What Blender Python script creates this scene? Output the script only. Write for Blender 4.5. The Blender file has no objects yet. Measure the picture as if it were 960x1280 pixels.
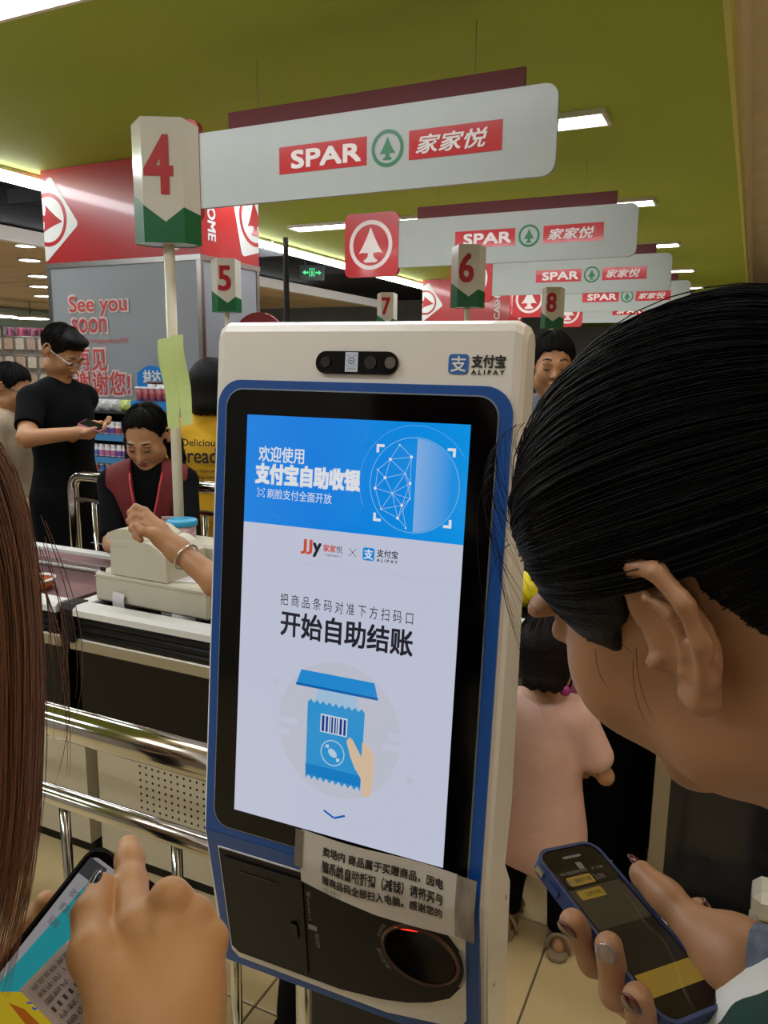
import bpy, math, random
import numpy as np
from mathutils import Matrix, Vector, Euler
random.seed(4); RNG = np.random.default_rng(4)
sc = bpy.context.scene
COL = sc.collection
# ---------------------------------------------------------------- camera, world, exposure
F, YAW, PITCH, ROLL, CAMZ = 965.0, 25.15, 10.4, 0.7, 1.55
_y, _p, _r = (math.radians(v) for v in (YAW, PITCH, ROLL))
FWD = Vector((-math.sin(_y)*math.cos(_p), math.cos(_y)*math.cos(_p), -math.sin(_p)))
_rt = Vector((math.cos(_y), math.sin(_y), 0)); _up = _rt.cross(FWD)
RIGHT = _rt*math.cos(_r) + _up*math.sin(_r); UP = _up*math.cos(_r) - _rt*math.sin(_r)
CAMP = Vector((0, 0, CAMZ))
cd = bpy.data.cameras.new('camera'); cam = bpy.data.objects.new('camera', cd); COL.objects.link(cam)
cd.sensor_fit = 'VERTICAL'; cd.sensor_height = 24.0; cd.lens = F/1280*24.0; cd.clip_start = 0.02; cd.clip_end = 100
cam.matrix_world = Matrix(((RIGHT.x, UP.x, -FWD.x, 0), (RIGHT.y, UP.y, -FWD.y, 0), (RIGHT.z, UP.z, -FWD.z, CAMZ), (0, 0, 0, 1)))
sc.camera = cam
wd = bpy.data.worlds.new('world'); sc.world = wd; wd.use_nodes = True
wd.node_tree.nodes['Background'].inputs[0].default_value = (1.0, 0.97, 0.93, 1)
wd.node_tree.nodes['Background'].inputs[1].default_value = 0.05
vs = sc.view_settings; vs.view_transform = 'Standard'; vs.look = 'None'; vs.gamma = 1.0; vs.use_curve_mapping = False
vs.exposure = 0.0
LAMP = 20.5          # strength of the ceiling luminaires
# ---------------------------------------------------------------- pixel -> place helpers (960 x 1280 frame)
def ray(x, y): return FWD + RIGHT*((x-480)/F) - UP*((y-640)/F)
def onz(x, y, z): d = ray(x, y); return CAMP + d*((z-CAMZ)/d.z)
def ony(x, y, Y): d = ray(x, y); return CAMP + d*(Y/d.y)
def onx(x, y, X): d = ray(x, y); return CAMP + d*(X/d.x)
def atd(x, y, c): return CAMP + ray(x, y)*c
# ---------------------------------------------------------------- materials
def lin(c):
    if isinstance(c, str):
        c = tuple(int(c[i:i+2], 16)/255 for i in (0, 2, 4))
    return tuple(v/12.92 if v <= 0.04045 else ((v+0.055)/1.055)**2.4 for v in c)
_M = {}
def M(name, col='808080', rough=0.5, metal=0.0, var=0.06, scale=12.0, bump=0.0, bscale=60.0, spec=0.5, emit=None, es=0.0,
      stretch=None, coat=0.0, alpha=1.0, trans=0.0, sss=0.0, aniso=0.0, detail=3.0):
    if name in _M: return _M[name]
    m = bpy.data.materials.new(name); m.use_nodes = True; nt = m.node_tree; N = nt.nodes; L = nt.links
    b = N['Principled BSDF']; c = lin(col)
    b.inputs['Roughness'].default_value = rough; b.inputs['Metallic'].default_value = metal
    b.inputs['Specular IOR Level'].default_value = spec
    b.inputs['Coat Weight'].default_value = coat; b.inputs['Coat Roughness'].default_value = 0.08
    b.inputs['Anisotropic'].default_value = aniso
    b.inputs['Base Color'].default_value = (*c, 1)
    tc = N.new('ShaderNodeTexCoord'); mp = N.new('ShaderNodeMapping'); L.new(tc.outputs['Object'], mp.inputs['Vector'])
    if stretch: mp.inputs['Scale'].default_value = stretch
    if var > 0:
        n = N.new('ShaderNodeTexNoise'); n.inputs['Scale'].default_value = scale; n.inputs['Detail'].default_value = detail
        L.new(mp.outputs[0], n.inputs['Vector'])
        r = N.new('ShaderNodeMapRange'); r.inputs['From Min'].default_value = 0.25; r.inputs['From Max'].default_value = 0.75
        r.inputs['To Min'].default_value = 1-var; r.inputs['To Max'].default_value = 1+var
        L.new(n.outputs['Fac'], r.inputs['Value'])
        mx = N.new('ShaderNodeVectorMath'); mx.operation = 'SCALE'; mx.inputs[0].default_value = c
        L.new(r.outputs[0], mx.inputs['Scale']); L.new(mx.outputs[0], b.inputs['Base Color'])
    if bump > 0:
        n2 = N.new('ShaderNodeTexNoise'); n2.inputs['Scale'].default_value = bscale; n2.inputs['Detail'].default_value = 4
        L.new(mp.outputs[0], n2.inputs['Vector'])
        bp = N.new('ShaderNodeBump'); bp.inputs['Strength'].default_value = bump; bp.inputs['Distance'].default_value = 0.01
        L.new(n2.outputs['Fac'], bp.inputs['Height']); L.new(bp.outputs[0], b.inputs['Normal'])
    if emit is not None:
        b.inputs['Emission Color'].default_value = (*lin(emit), 1); b.inputs['Emission Strength'].default_value = es
    if sss > 0:
        b.inputs['Subsurface Weight'].default_value = sss; b.inputs['Subsurface Radius'].default_value = (1.0, 0.35, 0.2)
        b.inputs['Subsurface Scale'].default_value = 0.006
    if trans > 0: b.inputs['Transmission Weight'].default_value = trans
    if alpha < 1: b.inputs['Alpha'].default_value = alpha
    _M[name] = m; return m
# ---------------------------------------------------------------- mesh builder
class MB:
    def __init__(s): s.v = []; s.f = []; s.sm = []
    def add(s, v, f, smooth=False):
        n = len(s.v); s.v += [tuple(p) for p in v]; s.f += [tuple(i+n for i in q) for q in f]; s.sm += [smooth]*len(f); return s
    def box(s, x0, x1, y0, y1, z0, z1, mat=None, bev=0.0):
        if bev > 0:                                   # chamfered box (24 vertices)
            b = min(bev, abs(x1-x0)/2.01, abs(y1-y0)/2.01, abs(z1-z0)/2.01)
            V = []; idx = {}
            for ix, X in ((0, x0), (1, x1)):
                for iy, Y in ((0, y0), (1, y1)):
                    for iz, Z in ((0, z0), (1, z1)):
                        dx, dy, dz = (b if ix == 0 else -b), (b if iy == 0 else -b), (b if iz == 0 else -b)
                        for k, p in enumerate(((X, Y+dy, Z+dz), (X+dx, Y, Z+dz), (X+dx, Y+dy, Z))):
                            idx[ix, iy, iz, k] = len(V); V.append(p)
            G = lambda *a: idx[a]
            fs = []
            for i in (0, 1):
                q = [G(i, 0, 0, 0), G(i, 1, 0, 0), G(i, 1, 1, 0), G(i, 0, 1, 0)]; fs.append(q if i else q[::-1])
                q = [G(0, i, 0, 1), G(0, i, 1, 1), G(1, i, 1, 1), G(1, i, 0, 1)]; fs.append(q if i else q[::-1])
                q = [G(0, 0, i, 2), G(1, 0, i, 2), G(1, 1, i, 2), G(0, 1, i, 2)]; fs.append(q if i else q[::-1])
            for a in (0, 1):
                for c in (0, 1):
                    fs.append([G(0, a, c, 1), G(1, a, c, 1), G(1, a, c, 2), G(0, a, c, 2)])
                    fs.append([G(a, 0, c, 0), G(a, 1, c, 0), G(a, 1, c, 2), G(a, 0, c, 2)])
                    fs.append([G(a, c, 0, 0), G(a, c, 1, 0), G(a, c, 1, 1), G(a, c, 0, 1)])
                    for d in (0, 1): fs.append([G(a, c, d, 0), G(a, c, d, 1), G(a, c, d, 2)])
            if mat is not None: V = [mat @ Vector(p) for p in V]
            return s.add(V, fs)
        V = [(x, y, z) for x in (x0, x1) for y in (y0, y1) for z in (z0, z1)]
        if mat is not None: V = [mat @ Vector(p) for p in V]
        return s.add(V, [(0, 1, 3, 2), (4, 6, 7, 5), (0, 4, 5, 1), (2, 3, 7, 6), (0, 2, 6, 4), (1, 5, 7, 3)])
    def tube(s, pts, r, seg=12, caps=True, closed=False):
        P = [Vector(p) for p in pts]; n = len(P); R = r if isinstance(r, (list, tuple)) else [r]*n
        T = [((P[(i+1) % n] - P[i-1]) if closed else (P[min(i+1, n-1)] - P[max(i-1, 0)])).normalized() for i in range(n)]
        a = Vector((0, 0, 1)) if abs(T[0].z) < 0.9 else Vector((1, 0, 0))
        u = (a - T[0]*a.dot(T[0])).normalized(); V = []
        for i in range(n):
            u = (u - T[i]*u.dot(T[i])).normalized(); w = T[i].cross(u)
            for k in range(seg):
                t = 2*math.pi*k/seg; V.append(P[i] + (u*math.cos(t) + w*math.sin(t))*R[i])
        f = []
        for i in range(n if closed else n-1):
            j = (i+1) % n
            for k in range(seg):
                k2 = (k+1) % seg; f.append((i*seg+k, i*seg+k2, j*seg+k2, j*seg+k))
        s.add(V, f, True)
        if caps and not closed:
            o = len(s.v) - n*seg
            s.f += [tuple(o+k for k in range(seg))[::-1], tuple(o+(n-1)*seg+k for k in range(seg))]; s.sm += [False, False]
        return s
    def prism(s, poly, d0, d1, fr):     # poly: 2-D outline; fr(u, v, d) -> point; walls + both caps
        n = len(poly); V = [fr(u, v, d0) for u, v in poly] + [fr(u, v, d1) for u, v in poly]
        return s.add(V, [tuple(range(n))[::-1], tuple(range(n, 2*n))] + [(i, (i+1) % n, n+(i+1) % n, n+i) for i in range(n)])
    def flat(s, poly, fr): return s.add([fr(u, v) for u, v in poly], [tuple(range(len(poly)))])
    def ring(s, cx, cz, r0, r1, fr, seg=40, a0=0, a1=2*math.pi):
        full = abs(a1-a0-2*math.pi) < 1e-6; n = seg if full else seg+1
        V = []
        for k in range(n):
            t = a0 + (a1-a0)*k/seg; V += [fr(cx+r0*math.cos(t), cz+r0*math.sin(t)), fr(cx+r1*math.cos(t), cz+r1*math.sin(t))]
        f = []
        for k in range(seg):
            i, j = 2*k, 2*((k+1) % n); f.append((i, i+1, j+1, j))
        return s.add(V, f)
    def lathe(s, prof, c=(0, 0, 0), seg=24, mat=None):   # profile [(r, z)]
        V = []; f = []; n = len(prof)
        for k in range(seg):
            t = 2*math.pi*k/seg
            for r, z in prof:
                p = Vector((c[0]+r*math.cos(t), c[1]+r*math.sin(t), c[2]+z)); V.append(mat @ p if mat is not None else p)
        for k in range(seg):
            k2 = (k+1) % seg
            for i in range(n-1): f.append((k*n+i, k2*n+i, k2*n+i+1, k*n+i+1))
        return s.add(V, f, True)
    def build(s, name, mat, parent=None, smooth=None, auto=False):
        me = bpy.data.meshes.new(name); me.from_pydata([tuple(p) for p in s.v], [], s.f); me.validate()
        if smooth is True: me.polygons.foreach_set('use_smooth', [True]*len(me.polygons))
        elif smooth is None and len(me.polygons) == len(s.sm): me.polygons.foreach_set('use_smooth', s.sm)
        if mat is not None: me.materials.append(mat)
        return link(name, me, parent)
def link(name, me, parent=None):
    o = bpy.data.objects.new(name, me); COL.objects.link(o)
    if parent is not None: o.parent = parent
    return o
def tag(o, label=None, cat=None, group=None, kind=None):
    if label: o['label'] = label
    if cat: o['category'] = cat
    if group: o['group'] = group
    if kind: o['kind'] = kind
    return o
def thing(name, label, cat, loc=(0, 0, 0), rotz=0.0, group=None, rot=None):
    o = bpy.data.objects.new(name, None); COL.objects.link(o); o.location = loc
    o.rotation_euler = rot if rot is not None else (0, 0, rotz); o.empty_display_size = 0.05
    return tag(o, label, cat, group)
def kids(o): return [c for c in COL.objects if c.parent == o]
def copy_tree(o, parent=None):
    c = o.copy(); COL.objects.link(c); c.parent = parent
    for k in kids(o): copy_tree(k, c)
    return c
def box(name, x0, x1, y0, y1, z0, z1, mat, parent=None, bev=0.0): return MB().box(x0, x1, y0, y1, z0, z1, None, bev).build(name, mat, parent)
def rrect(x0, x1, z0, z1, r, seg=6, corners=(1, 1, 1, 1)):   # rounded rectangle outline; corners: bl br tr tl
    P = []
    for (cx, cz, a, on) in ((x0, z0, 180, corners[0]), (x1, z0, 270, corners[1]), (x1, z1, 0, corners[2]), (x0, z1, 90, corners[3])):
        rr = r*on
        if rr < 1e-6: P.append((cx, cz)); continue
        ox = cx + (rr if cx == x0 else -rr); oz = cz + (rr if cz == z0 else -rr)
        for k in range(seg+1):
            t = math.radians(a + 90*k/seg); P.append((ox+rr*math.cos(t), oz+rr*math.sin(t)))
    return P
def ell(cx, cz, rx, rz, n=32, rot=0.0):
    c, s_ = math.cos(rot), math.sin(rot)
    return [(cx+rx*math.cos(t)*c-rz*math.sin(t)*s_, cz+rx*math.cos(t)*s_+rz*math.sin(t)*c) for t in (2*math.pi*k/n for k in range(n))]
def XZ(y): return lambda u, v, d=0.0: Vector((u, y-d, v))       # plane facing -Y; d grows toward the viewer
def XZd(u, v, d): return Vector((u, d, v))
# ---------------------------------------------------------------- lettering (Blender's own font, turned to flat mesh)
def text(name, s, x0, x1, z0, z1, mat, parent=None, fr=None, bold=0.0, shear=0.0, res=3, fit=True, y=0.0, lift=0.00006):
    c = bpy.data.curves.new('t', 'FONT'); c.body = s; c.resolution_u = res; c.shear = shear
    o = bpy.data.objects.new('t', c); COL.objects.link(o); bpy.context.view_layer.update()
    me = bpy.data.meshes.new_from_object(o.evaluated_get(bpy.context.evaluated_depsgraph_get())); bpy.data.objects.remove(o)
    n = len(me.vertices); co = np.empty(n*3); me.vertices.foreach_get('co', co); co = co.reshape(-1, 3)[:, :2]
    fs = [tuple(p.vertices) for p in me.polygons]; bpy.data.meshes.remove(me)
    lo, hi = co.min(0), co.max(0)
    sx = (x1-x0)/max(hi[0]-lo[0], 1e-6); sz = (z1-z0)/max(hi[1]-lo[1], 1e-6)
    if not fit: sx = sz = min(sx, sz)
    mid = (lo+hi)/2
    uv = (co-mid)*[sx, sz] + [(x0+x1)/2, (z0+z1)/2]
    if fr is None: fr = XZ(y)
    m = MB()
    bx = bold*(z1-z0)
    um, vm = (x0+x1)/2, (z0+z1)/2; e = 1e-4
    nn = (fr(um+e, vm) - fr(um-e, vm)).cross(fr(um, vm+e) - fr(um, vm-e)).normalized()
    for k, (dx, dz) in enumerate(((0, 0),) if bold == 0 else ((bx, bx), (-bx, bx), (bx, -bx), (-bx, -bx), (0, 0))):
        m.add([fr(u+dx, v+dz) + nn*(k*lift) for u, v in uv], fs)
    return m.build(name, mat, parent, smooth=False)
# ================================================================= THE SETTING
olive = M('olive_ceiling_paint', '9bac3a', 0.75, var=0.05, scale=1.2)
beige_c = M('beige_ceiling_paint', 'e4d8c0', 0.7, var=0.08, scale=2.0)
tile_m = M('floor_tile_glaze', 'c6b184', 0.22, var=0.05, scale=5.0, spec=0.5)
grout_m = M('floor_grout', '5b5242', 0.8, var=0.1)
white_p = M('white_paint', 'dcdad4', 0.5, var=0.03)
dark_c = M('dark_open_ceiling', '1d1d1f', 0.9, var=0.15, scale=2.0)
lamp_m = M('lamp_diffuser', 'ffffff', 0.4, var=0, emit='f8fbff', es=LAMP)
chrome = M('polished_steel', 'c9c8c6', 0.12, 1.0, var=0.03, scale=6)
alu = M('brushed_aluminium', 'b4b2ae', 0.34, 1.0, var=0.05, scale=30)
spar_red = M('red_sign_vinyl', 'b0282c', 0.32, var=0.05, scale=4, coat=0.3)
red_dark = M('crimson_sign_vinyl', '5e0f13', 0.6, var=0.05, scale=4)
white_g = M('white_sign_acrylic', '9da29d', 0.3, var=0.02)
green_g = M('green_sign_vinyl', '12663c', 0.35, var=0.05)
# floor with its tiles
fl = tag(box('floor', -26, 5, -3.5, 27, -0.12, -0.004, grout_m), kind='structure')
tm = MB().box(-0.2975, 0.2975, -0.2975, 0.2975, -0.012, 0.0, None, 0.002).build('tile', tile_m, fl)
first = True
for ix in range(-8, 4):
    for iy in range(-2, 14):
        o = tm if first else link('tile', tm.data, fl)
        first = False
        o.location = (-0.38 + 0.3 + ix*0.6, 1.37 + 0.3 + iy*0.6, 0)
fm = MB()
for ix in range(-44, 9):
    for iy in range(-8, 43):
        if -8 <= ix < 4 and -2 <= iy < 14: continue
        x, y = -0.08 + ix*0.6, 1.67 + iy*0.6
        fm.add([(x-.2975, y-.2975, 0), (x+.2975, y-.2975, 0), (x+.2975, y+.2975, 0), (x-.2975, y+.2975, 0)], [(0, 1, 2, 3)])
tag(fm.build('far_tile', tile_m, fl), kind='stuff')
# olive dropped ceiling over the checkouts, raised beige ceiling to its right, open dark ceiling to its left
ceil = tag(box('ceiling', -5.12, -0.24, -3.5, 26, 3.0, 3.12, olive), kind='structure')
trimg = M('yellow_green_edge', 'c9c46a', 0.5, var=0.05)
tag(box('trim_1', -0.24, -0.215, -3.5, 26, 2.985, 3.13, trimg), kind='structure')
rc = tag(MB().box(-0.215, 5, -3.5, 26, 3.55, 3.65).box(-0.215, -0.19, -3.5, 26, 3.13, 3.55).build('ceiling_recess', beige_c), kind='structure')
tag(box('ceiling_open', -26, -5.12, -3.5, 27, 4.1, 4.2, dark_c), kind='structure')
tag(box('trim_2', -5.15, -5.12, -3.5, 26, 3.0, 4.1, dark_c), kind='structure')
tag(box('wall_right', 5, 5.12, -3.5, 27, 0, 3.65, beige_c), kind='structure')
tag(box('wall_back', -26, 5, 26.9, 27, 0, 4.2, M('far_wall_grey', '8d8a86', 0.8, var=0.1, scale=2)), kind='structure')
tag(box('wall_behind', -26, 5, -3.6, -3.5, 0, 4.2, M('rear_wall_paint', '9c948a', 0.8, var=0.1, scale=2)), kind='structure')
# far left wall with a painted meadow frieze
wl = tag(box('wall_left', -26.1, -26, -3.5, 27, 0, 4.2, white_p), kind='structure')
def mural_mat():
    m = bpy.data.materials.new('meadow_mural_print'); m.use_nodes = True; nt = m.node_tree; N = nt.nodes; L = nt.links; b = N['Principled BSDF']
    tc = N.new('ShaderNodeTexCoord'); sp = N.new('ShaderNodeSeparateXYZ'); L.new(tc.outputs['Generated'], sp.inputs[0])
    n = N.new('ShaderNodeTexNoise'); n.inputs['Scale'].default_value = 9; L.new(tc.outputs['Object'], n.inputs['Vector'])
    a = N.new('ShaderNodeMath'); a.operation = 'MULTIPLY_ADD'; a.inputs[1].default_value = 0.55; L.new(n.outputs['Fac'], a.inputs[0]); L.new(sp.outputs['Z'], a.inputs[2])
    r = N.new('ShaderNodeValToRGB'); e = r.color_ramp.elements
    e[0].position = 0.35; e[0].color = (*lin('c9b78e'), 1); e[1].position = 1.2; e[1].color = (*lin('a9c9cf'), 1)
    for p, c in ((0.5, '8fae6a'), (0.66, '5f8a4a'), (0.72, 'b4d0d0'), (0.9, '9fc2c8')):
        q = e.new(p); q.color = (*lin(c), 1)
    L.new(a.outputs[0], r.inputs[0]); L.new(r.outputs[0], b.inputs['Base Color']); b.inputs['Roughness'].default_value = 0.6
    return m
tag(box('mural_panel', -15.05, -15, 4, 20, 1.75, 2.78, mural_mat()), 'pale meadow and sky mural frieze on the far wall', 'mural')
tag(box('wall_far_left', -15.2, -15.06, 3, 20, 0, 4.1, white_p), kind='structure')
# white fascia beam and the panelled beige ceiling behind it
tag(box('trim_3', -6.95, -6.85, 3.0, 14.5, 2.78, 2.92, M('fascia_white', 'd8d8d4', 0.5, var=0.02)), kind='structure')
pc = tag(box('ceiling_panelled', -15.0, -6.95, 3.0, 14.5, 2.86, 2.92, M('panel_seam_dark', '5d5142', 0.8)), kind='structure')
pan_m = M('beige_ceiling_panel', 'cbb08a', 0.6, var=0.05, scale=3)
for k in range(8):
    for j in range(4):
        box('ceiling_panel', -14.95+k*1.0, -14.95+k*1.0+0.985, 3.05+j*2.87, 3.05+j*2.87+2.85, 2.83, 2.86, pan_m, pc)
for i, (px, py) in enumerate(((32, 307), (37, 325), (48, 345), (50, 358), (56, 370))):
    p = onz(px, py, 2.82)
    t = thing('downlight', ['round ceiling downlight nearest the white fascia beam', 'second round downlight in the beige panel ceiling', 'third round downlight in the beige panel ceiling, beside the column', 'fourth round downlight in the beige panel ceiling, beside the column', 'farthest small round downlight in the beige panel ceiling'][i], 'downlight', (p.x, p.y, 2.83), 0, 'round downlights')
    r_ = 0.10 + 0.02*i
    MB().lathe([(r_, -0.001), (r_, -0.02), (r_*1.15, -0.02), (r_*1.15, -0.001), (r_, -0.001)], seg=20).build('rim', white_p, t)
    MB().lathe([(0.0, -0.012), (r_, -0.012)], seg=20).build('lens', lamp_m, t)
for i, (px, py) in enumerate(((-4, 394), (38, 397))):
    p = onx(px, py, -13.5)
    t = thing('pendant_lamp', ['white round pendant lamp at the far left edge', 'white round pendant lamp before the meadow mural'][i], 'lamp', (p.x, p.y, p.z), 0, 'round pendant lamps')
    MB().lathe([(0.0, 0.05), (0.12, 0.05), (0.34, 0.02), (0.36, -0.02)], seg=24).build('shade', white_p, t)
    MB().lathe([(0.0, -0.02), (0.355, -0.02)], seg=24).build('diffuser', lamp_m, t)
    MB().tube([(0, 0, 0.05), (0, 0, 2.83-p.z if p.z < 2.8 else 0.1)], 0.008, 6).build('cord', dark_c, t)
# linear luminaires in the olive ceiling
for k in range(-2, 6):
    Y = 4.81 + (k-1)*2.4
    lab = {0: None}.get(k)
    names = {-2: 'long ceiling luminaire behind the camera, over the shop entrance', -1: 'long ceiling luminaire behind the customers, farthest back', 0: 'long ceiling luminaire directly over the self checkout kiosk', 1: 'long ceiling luminaire at the right end of the nearest banner',
             2: 'long ceiling luminaire just behind the second banner', 3: 'long ceiling luminaire just behind the third banner', 4: 'small distant ceiling luminaire behind the fourth banner', 5: 'most distant ceiling luminaire over the farthest checkout'}
    t = thing('ceiling_luminaire', names[k], 'lamp', (0, Y, 3.0), 0, 'linear ceiling luminaires')
    MB().box(-4.45, -0.90, -0.125, -0.105, -0.03, -0.001).box(-4.45, -0.90, 0.105, 0.125, -0.03, -0.001).box(-0.90, -0.88, -0.125, 0.125, -0.03, -0.001).box(-4.47, -4.45, -0.125, 0.125, -0.03, -0.001).build('frame', white_p, t)
    MB().add([(-4.45, -0.105, -0.02), (-0.9, -0.105, -0.02), (-0.9, 0.105, -0.02), (-4.45, 0.105, -0.02)], [(0, 3, 2, 1)]).build('diffuser', lamp_m, t)
for i, (x, y) in enumerate(((0.3, -0.35), (0.3, 1.9), (2.2, -0.35), (2.2, 1.9))):  # unseen lamps added to brighten the kiosk front, hands and raised ceiling
    t = thing('added_fill_light', ['added square fill light above and behind the customers', 'added square fill light above the right hand customers', 'added square fill light farthest right and behind', 'added square fill light far right above the cabinet'][i], 'lamp', (x, y, 3.30), 0, 'added square fill lights')
    MB().box(-.32, .32, -.32, -.30, -.03, -.001).box(-.32, .32, .30, .32, -.03, -.001).box(-.32, -.30, -.30, .30, -.03, -.001).box(.30, .32, -.30, .30, -.03, -.001).build('frame', white_p, t)
    MB().box(-.3, .3, -.3, .3, -.02, .02).build('diffuser', M('fill_light_diffuser', 'ffffff', 0.4, var=0, emit='fff8ee', es=LAMP*0.38), t)
    MB().tube([(0, 0, .02), (0, 0, .25)], .006, 6).build('suspension_rod', alu, t)
# suspended tube lamps beside the edge of the olive ceiling
for k in range(6):
    y0 = 0.8 + k*2.35
    t = thing('tube_lamp', 'hanging white tube lamp in the row beside the olive ceiling edge, number %s from the left' % ['one', 'two', 'three', 'four', 'five', 'six'][k], 'lamp', (-5.2, y0, 2.94), 0, 'hanging tube lamps')
    t['label'] = ['hanging tube lamp above the left photo edge beside the olive ceiling', 'bright hanging tube lamp left of the red column top', 'hanging tube lamp hidden mostly behind the red column', 'bright hanging tube lamp right of the red column', 'hanging tube lamp above the green exit sign', 'farthest hanging tube lamp beside the red logo square'][k]
    box('housing', -0.07, 0.07, 0, 2.3, 0.03, 0.08, white_p, t)
    box('diffuser', -0.06, 0.06, 0.01, 2.29, -0.02, 0.03, lamp_m, t)
    for yw in (0.2, 2.1): MB().tube([(0, yw, 0.08), (0, yw, 1.16)], 0.004, 6).build('suspension_wire', alu, t)
# more store lighting deeper in the shop (dark open ceiling)
for i in range(4):
    for j in range(3):
        t = thing('store_lamp', 'long store lamp under the dark ceiling, %s row, %s place from the entrance' % (['nearest', 'second', 'third', 'farthest'][i], ['first', 'middle', 'last'][j]), 'lamp', (-8.5-i*4.2, 1.0+j*8.0, 3.9), 0, 'store lamps under the open ceiling')
        box('housing', -0.08, 0.08, 0, 4, 0.03, 0.09, white_p, t); box('diffuser', -0.07, 0.07, 0.02, 3.98, -0.01, 0.03, lamp_m, t)
        for yw in (.4, 3.6): MB().tube([(0, yw, .09), (0, yw, .2)], 0.004, 6).build('suspension_wire', alu, t)
# ducts and beams under the open ceiling
duct = M('galvanised_duct', '6d6e70', 0.5, 0.4, var=0.1)
for i, (x, z, w, y0, y1) in enumerate(((-6.85, 3.55, 0.45, 5, 24), (-7.6, 3.75, 0.25, 5, 24))):
    tag(MB().box(x-w/2, x+w/2, y0, y1, z-w/3, z+w/3, None, 0.02).build('air_duct', duct), ['wide grey air duct under the dark ceiling', 'narrow grey air duct under the dark ceiling'][i], 'duct', 'air ducts')
for i in range(4):
    tag(MB().box(-9, -5.2, 7.5+i*2.6, 7.66+i*2.6, 3.62, 3.8).build('ceiling_beam', duct), 'grey cross beam under the dark ceiling, %s from the column' % ['first', 'second', 'third', 'fourth'][i], 'beam', 'ceiling cross beams')
# ---------------------------------------------------------------- logo shapes
def clip(poly, a, b, c):        # keep a*x + b*y + c >= 0
    out = []
    for i in range(len(poly)):
        p, q = poly[i-1], poly[i]; dp, dq = a*p[0]+b*p[1]+c, a*q[0]+b*q[1]+c
        if (dp >= 0) != (dq >= 0):
            t = dp/(dp-dq); out.append((p[0]+(q[0]-p[0])*t, p[1]+(q[1]-p[1])*t))
        if dq >= 0: out.append(q)
    return out
TREE = [(0, .66), (.16, .30), (.33, -.02), (.5, -.28), (.36, -.24), (.22, -.27), (.11, -.26), (.12, -.38), (.2, -.47), (.3, -.52), (.22, -.6), (-.22, -.6), (-.3, -.52), (-.2, -.47), (-.12, -.38), (-.11, -.26), (-.22, -.27), (-.36, -.24), (-.5, -.28), (-.33, -.02), (-.16, .30)]
def xf(poly, cx, cz, s, rot=0.0, sx=1.0):
    c, n = math.cos(rot), math.sin(rot)
    return [(cx+(x*c-y*n)*s*sx, cz+(x*n+y*c)*s) for x, y in poly]
def tri_tree(m, fr, cx, cz, s, rot=0.0, cl=None, sx=1.0):   # the tree split into clean convex pieces
    T = [[(0, .66), (.16, .30), (.33, -.02), (.5, -.28), (.36, -.24), (.11, -.26), (-.11, -.26), (-.36, -.24), (-.5, -.28), (-.33, -.02), (-.16, .30)],
         [(.11, -.26), (.12, -.38), (.2, -.47), (.3, -.53), (.22, -.6), (-.22, -.6), (-.3, -.53), (-.2, -.47), (-.12, -.38), (-.11, -.26)]]
    for P in T:
        q = xf(P, cx, cz, s, rot, sx)
        if cl: q = clip(q, *cl)
        if len(q) > 2: m.flat(q, fr)
    return m
def ring_clip(m, fr, cx, cz, r0, r1, cl=None, seg=36, sx=1.0):
    for k in range(seg):
        a, b = 2*math.pi*k/seg, 2*math.pi*(k+1)/seg
        q = [(cx+r*math.cos(t)*sx, cz+r*math.sin(t)) for r, t in ((r0, a), (r1, a), (r1, b), (r0, b))]
        if cl: q = clip(q, *cl)
        if len(q) > 2: m.flat(q, fr)
    return m
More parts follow.
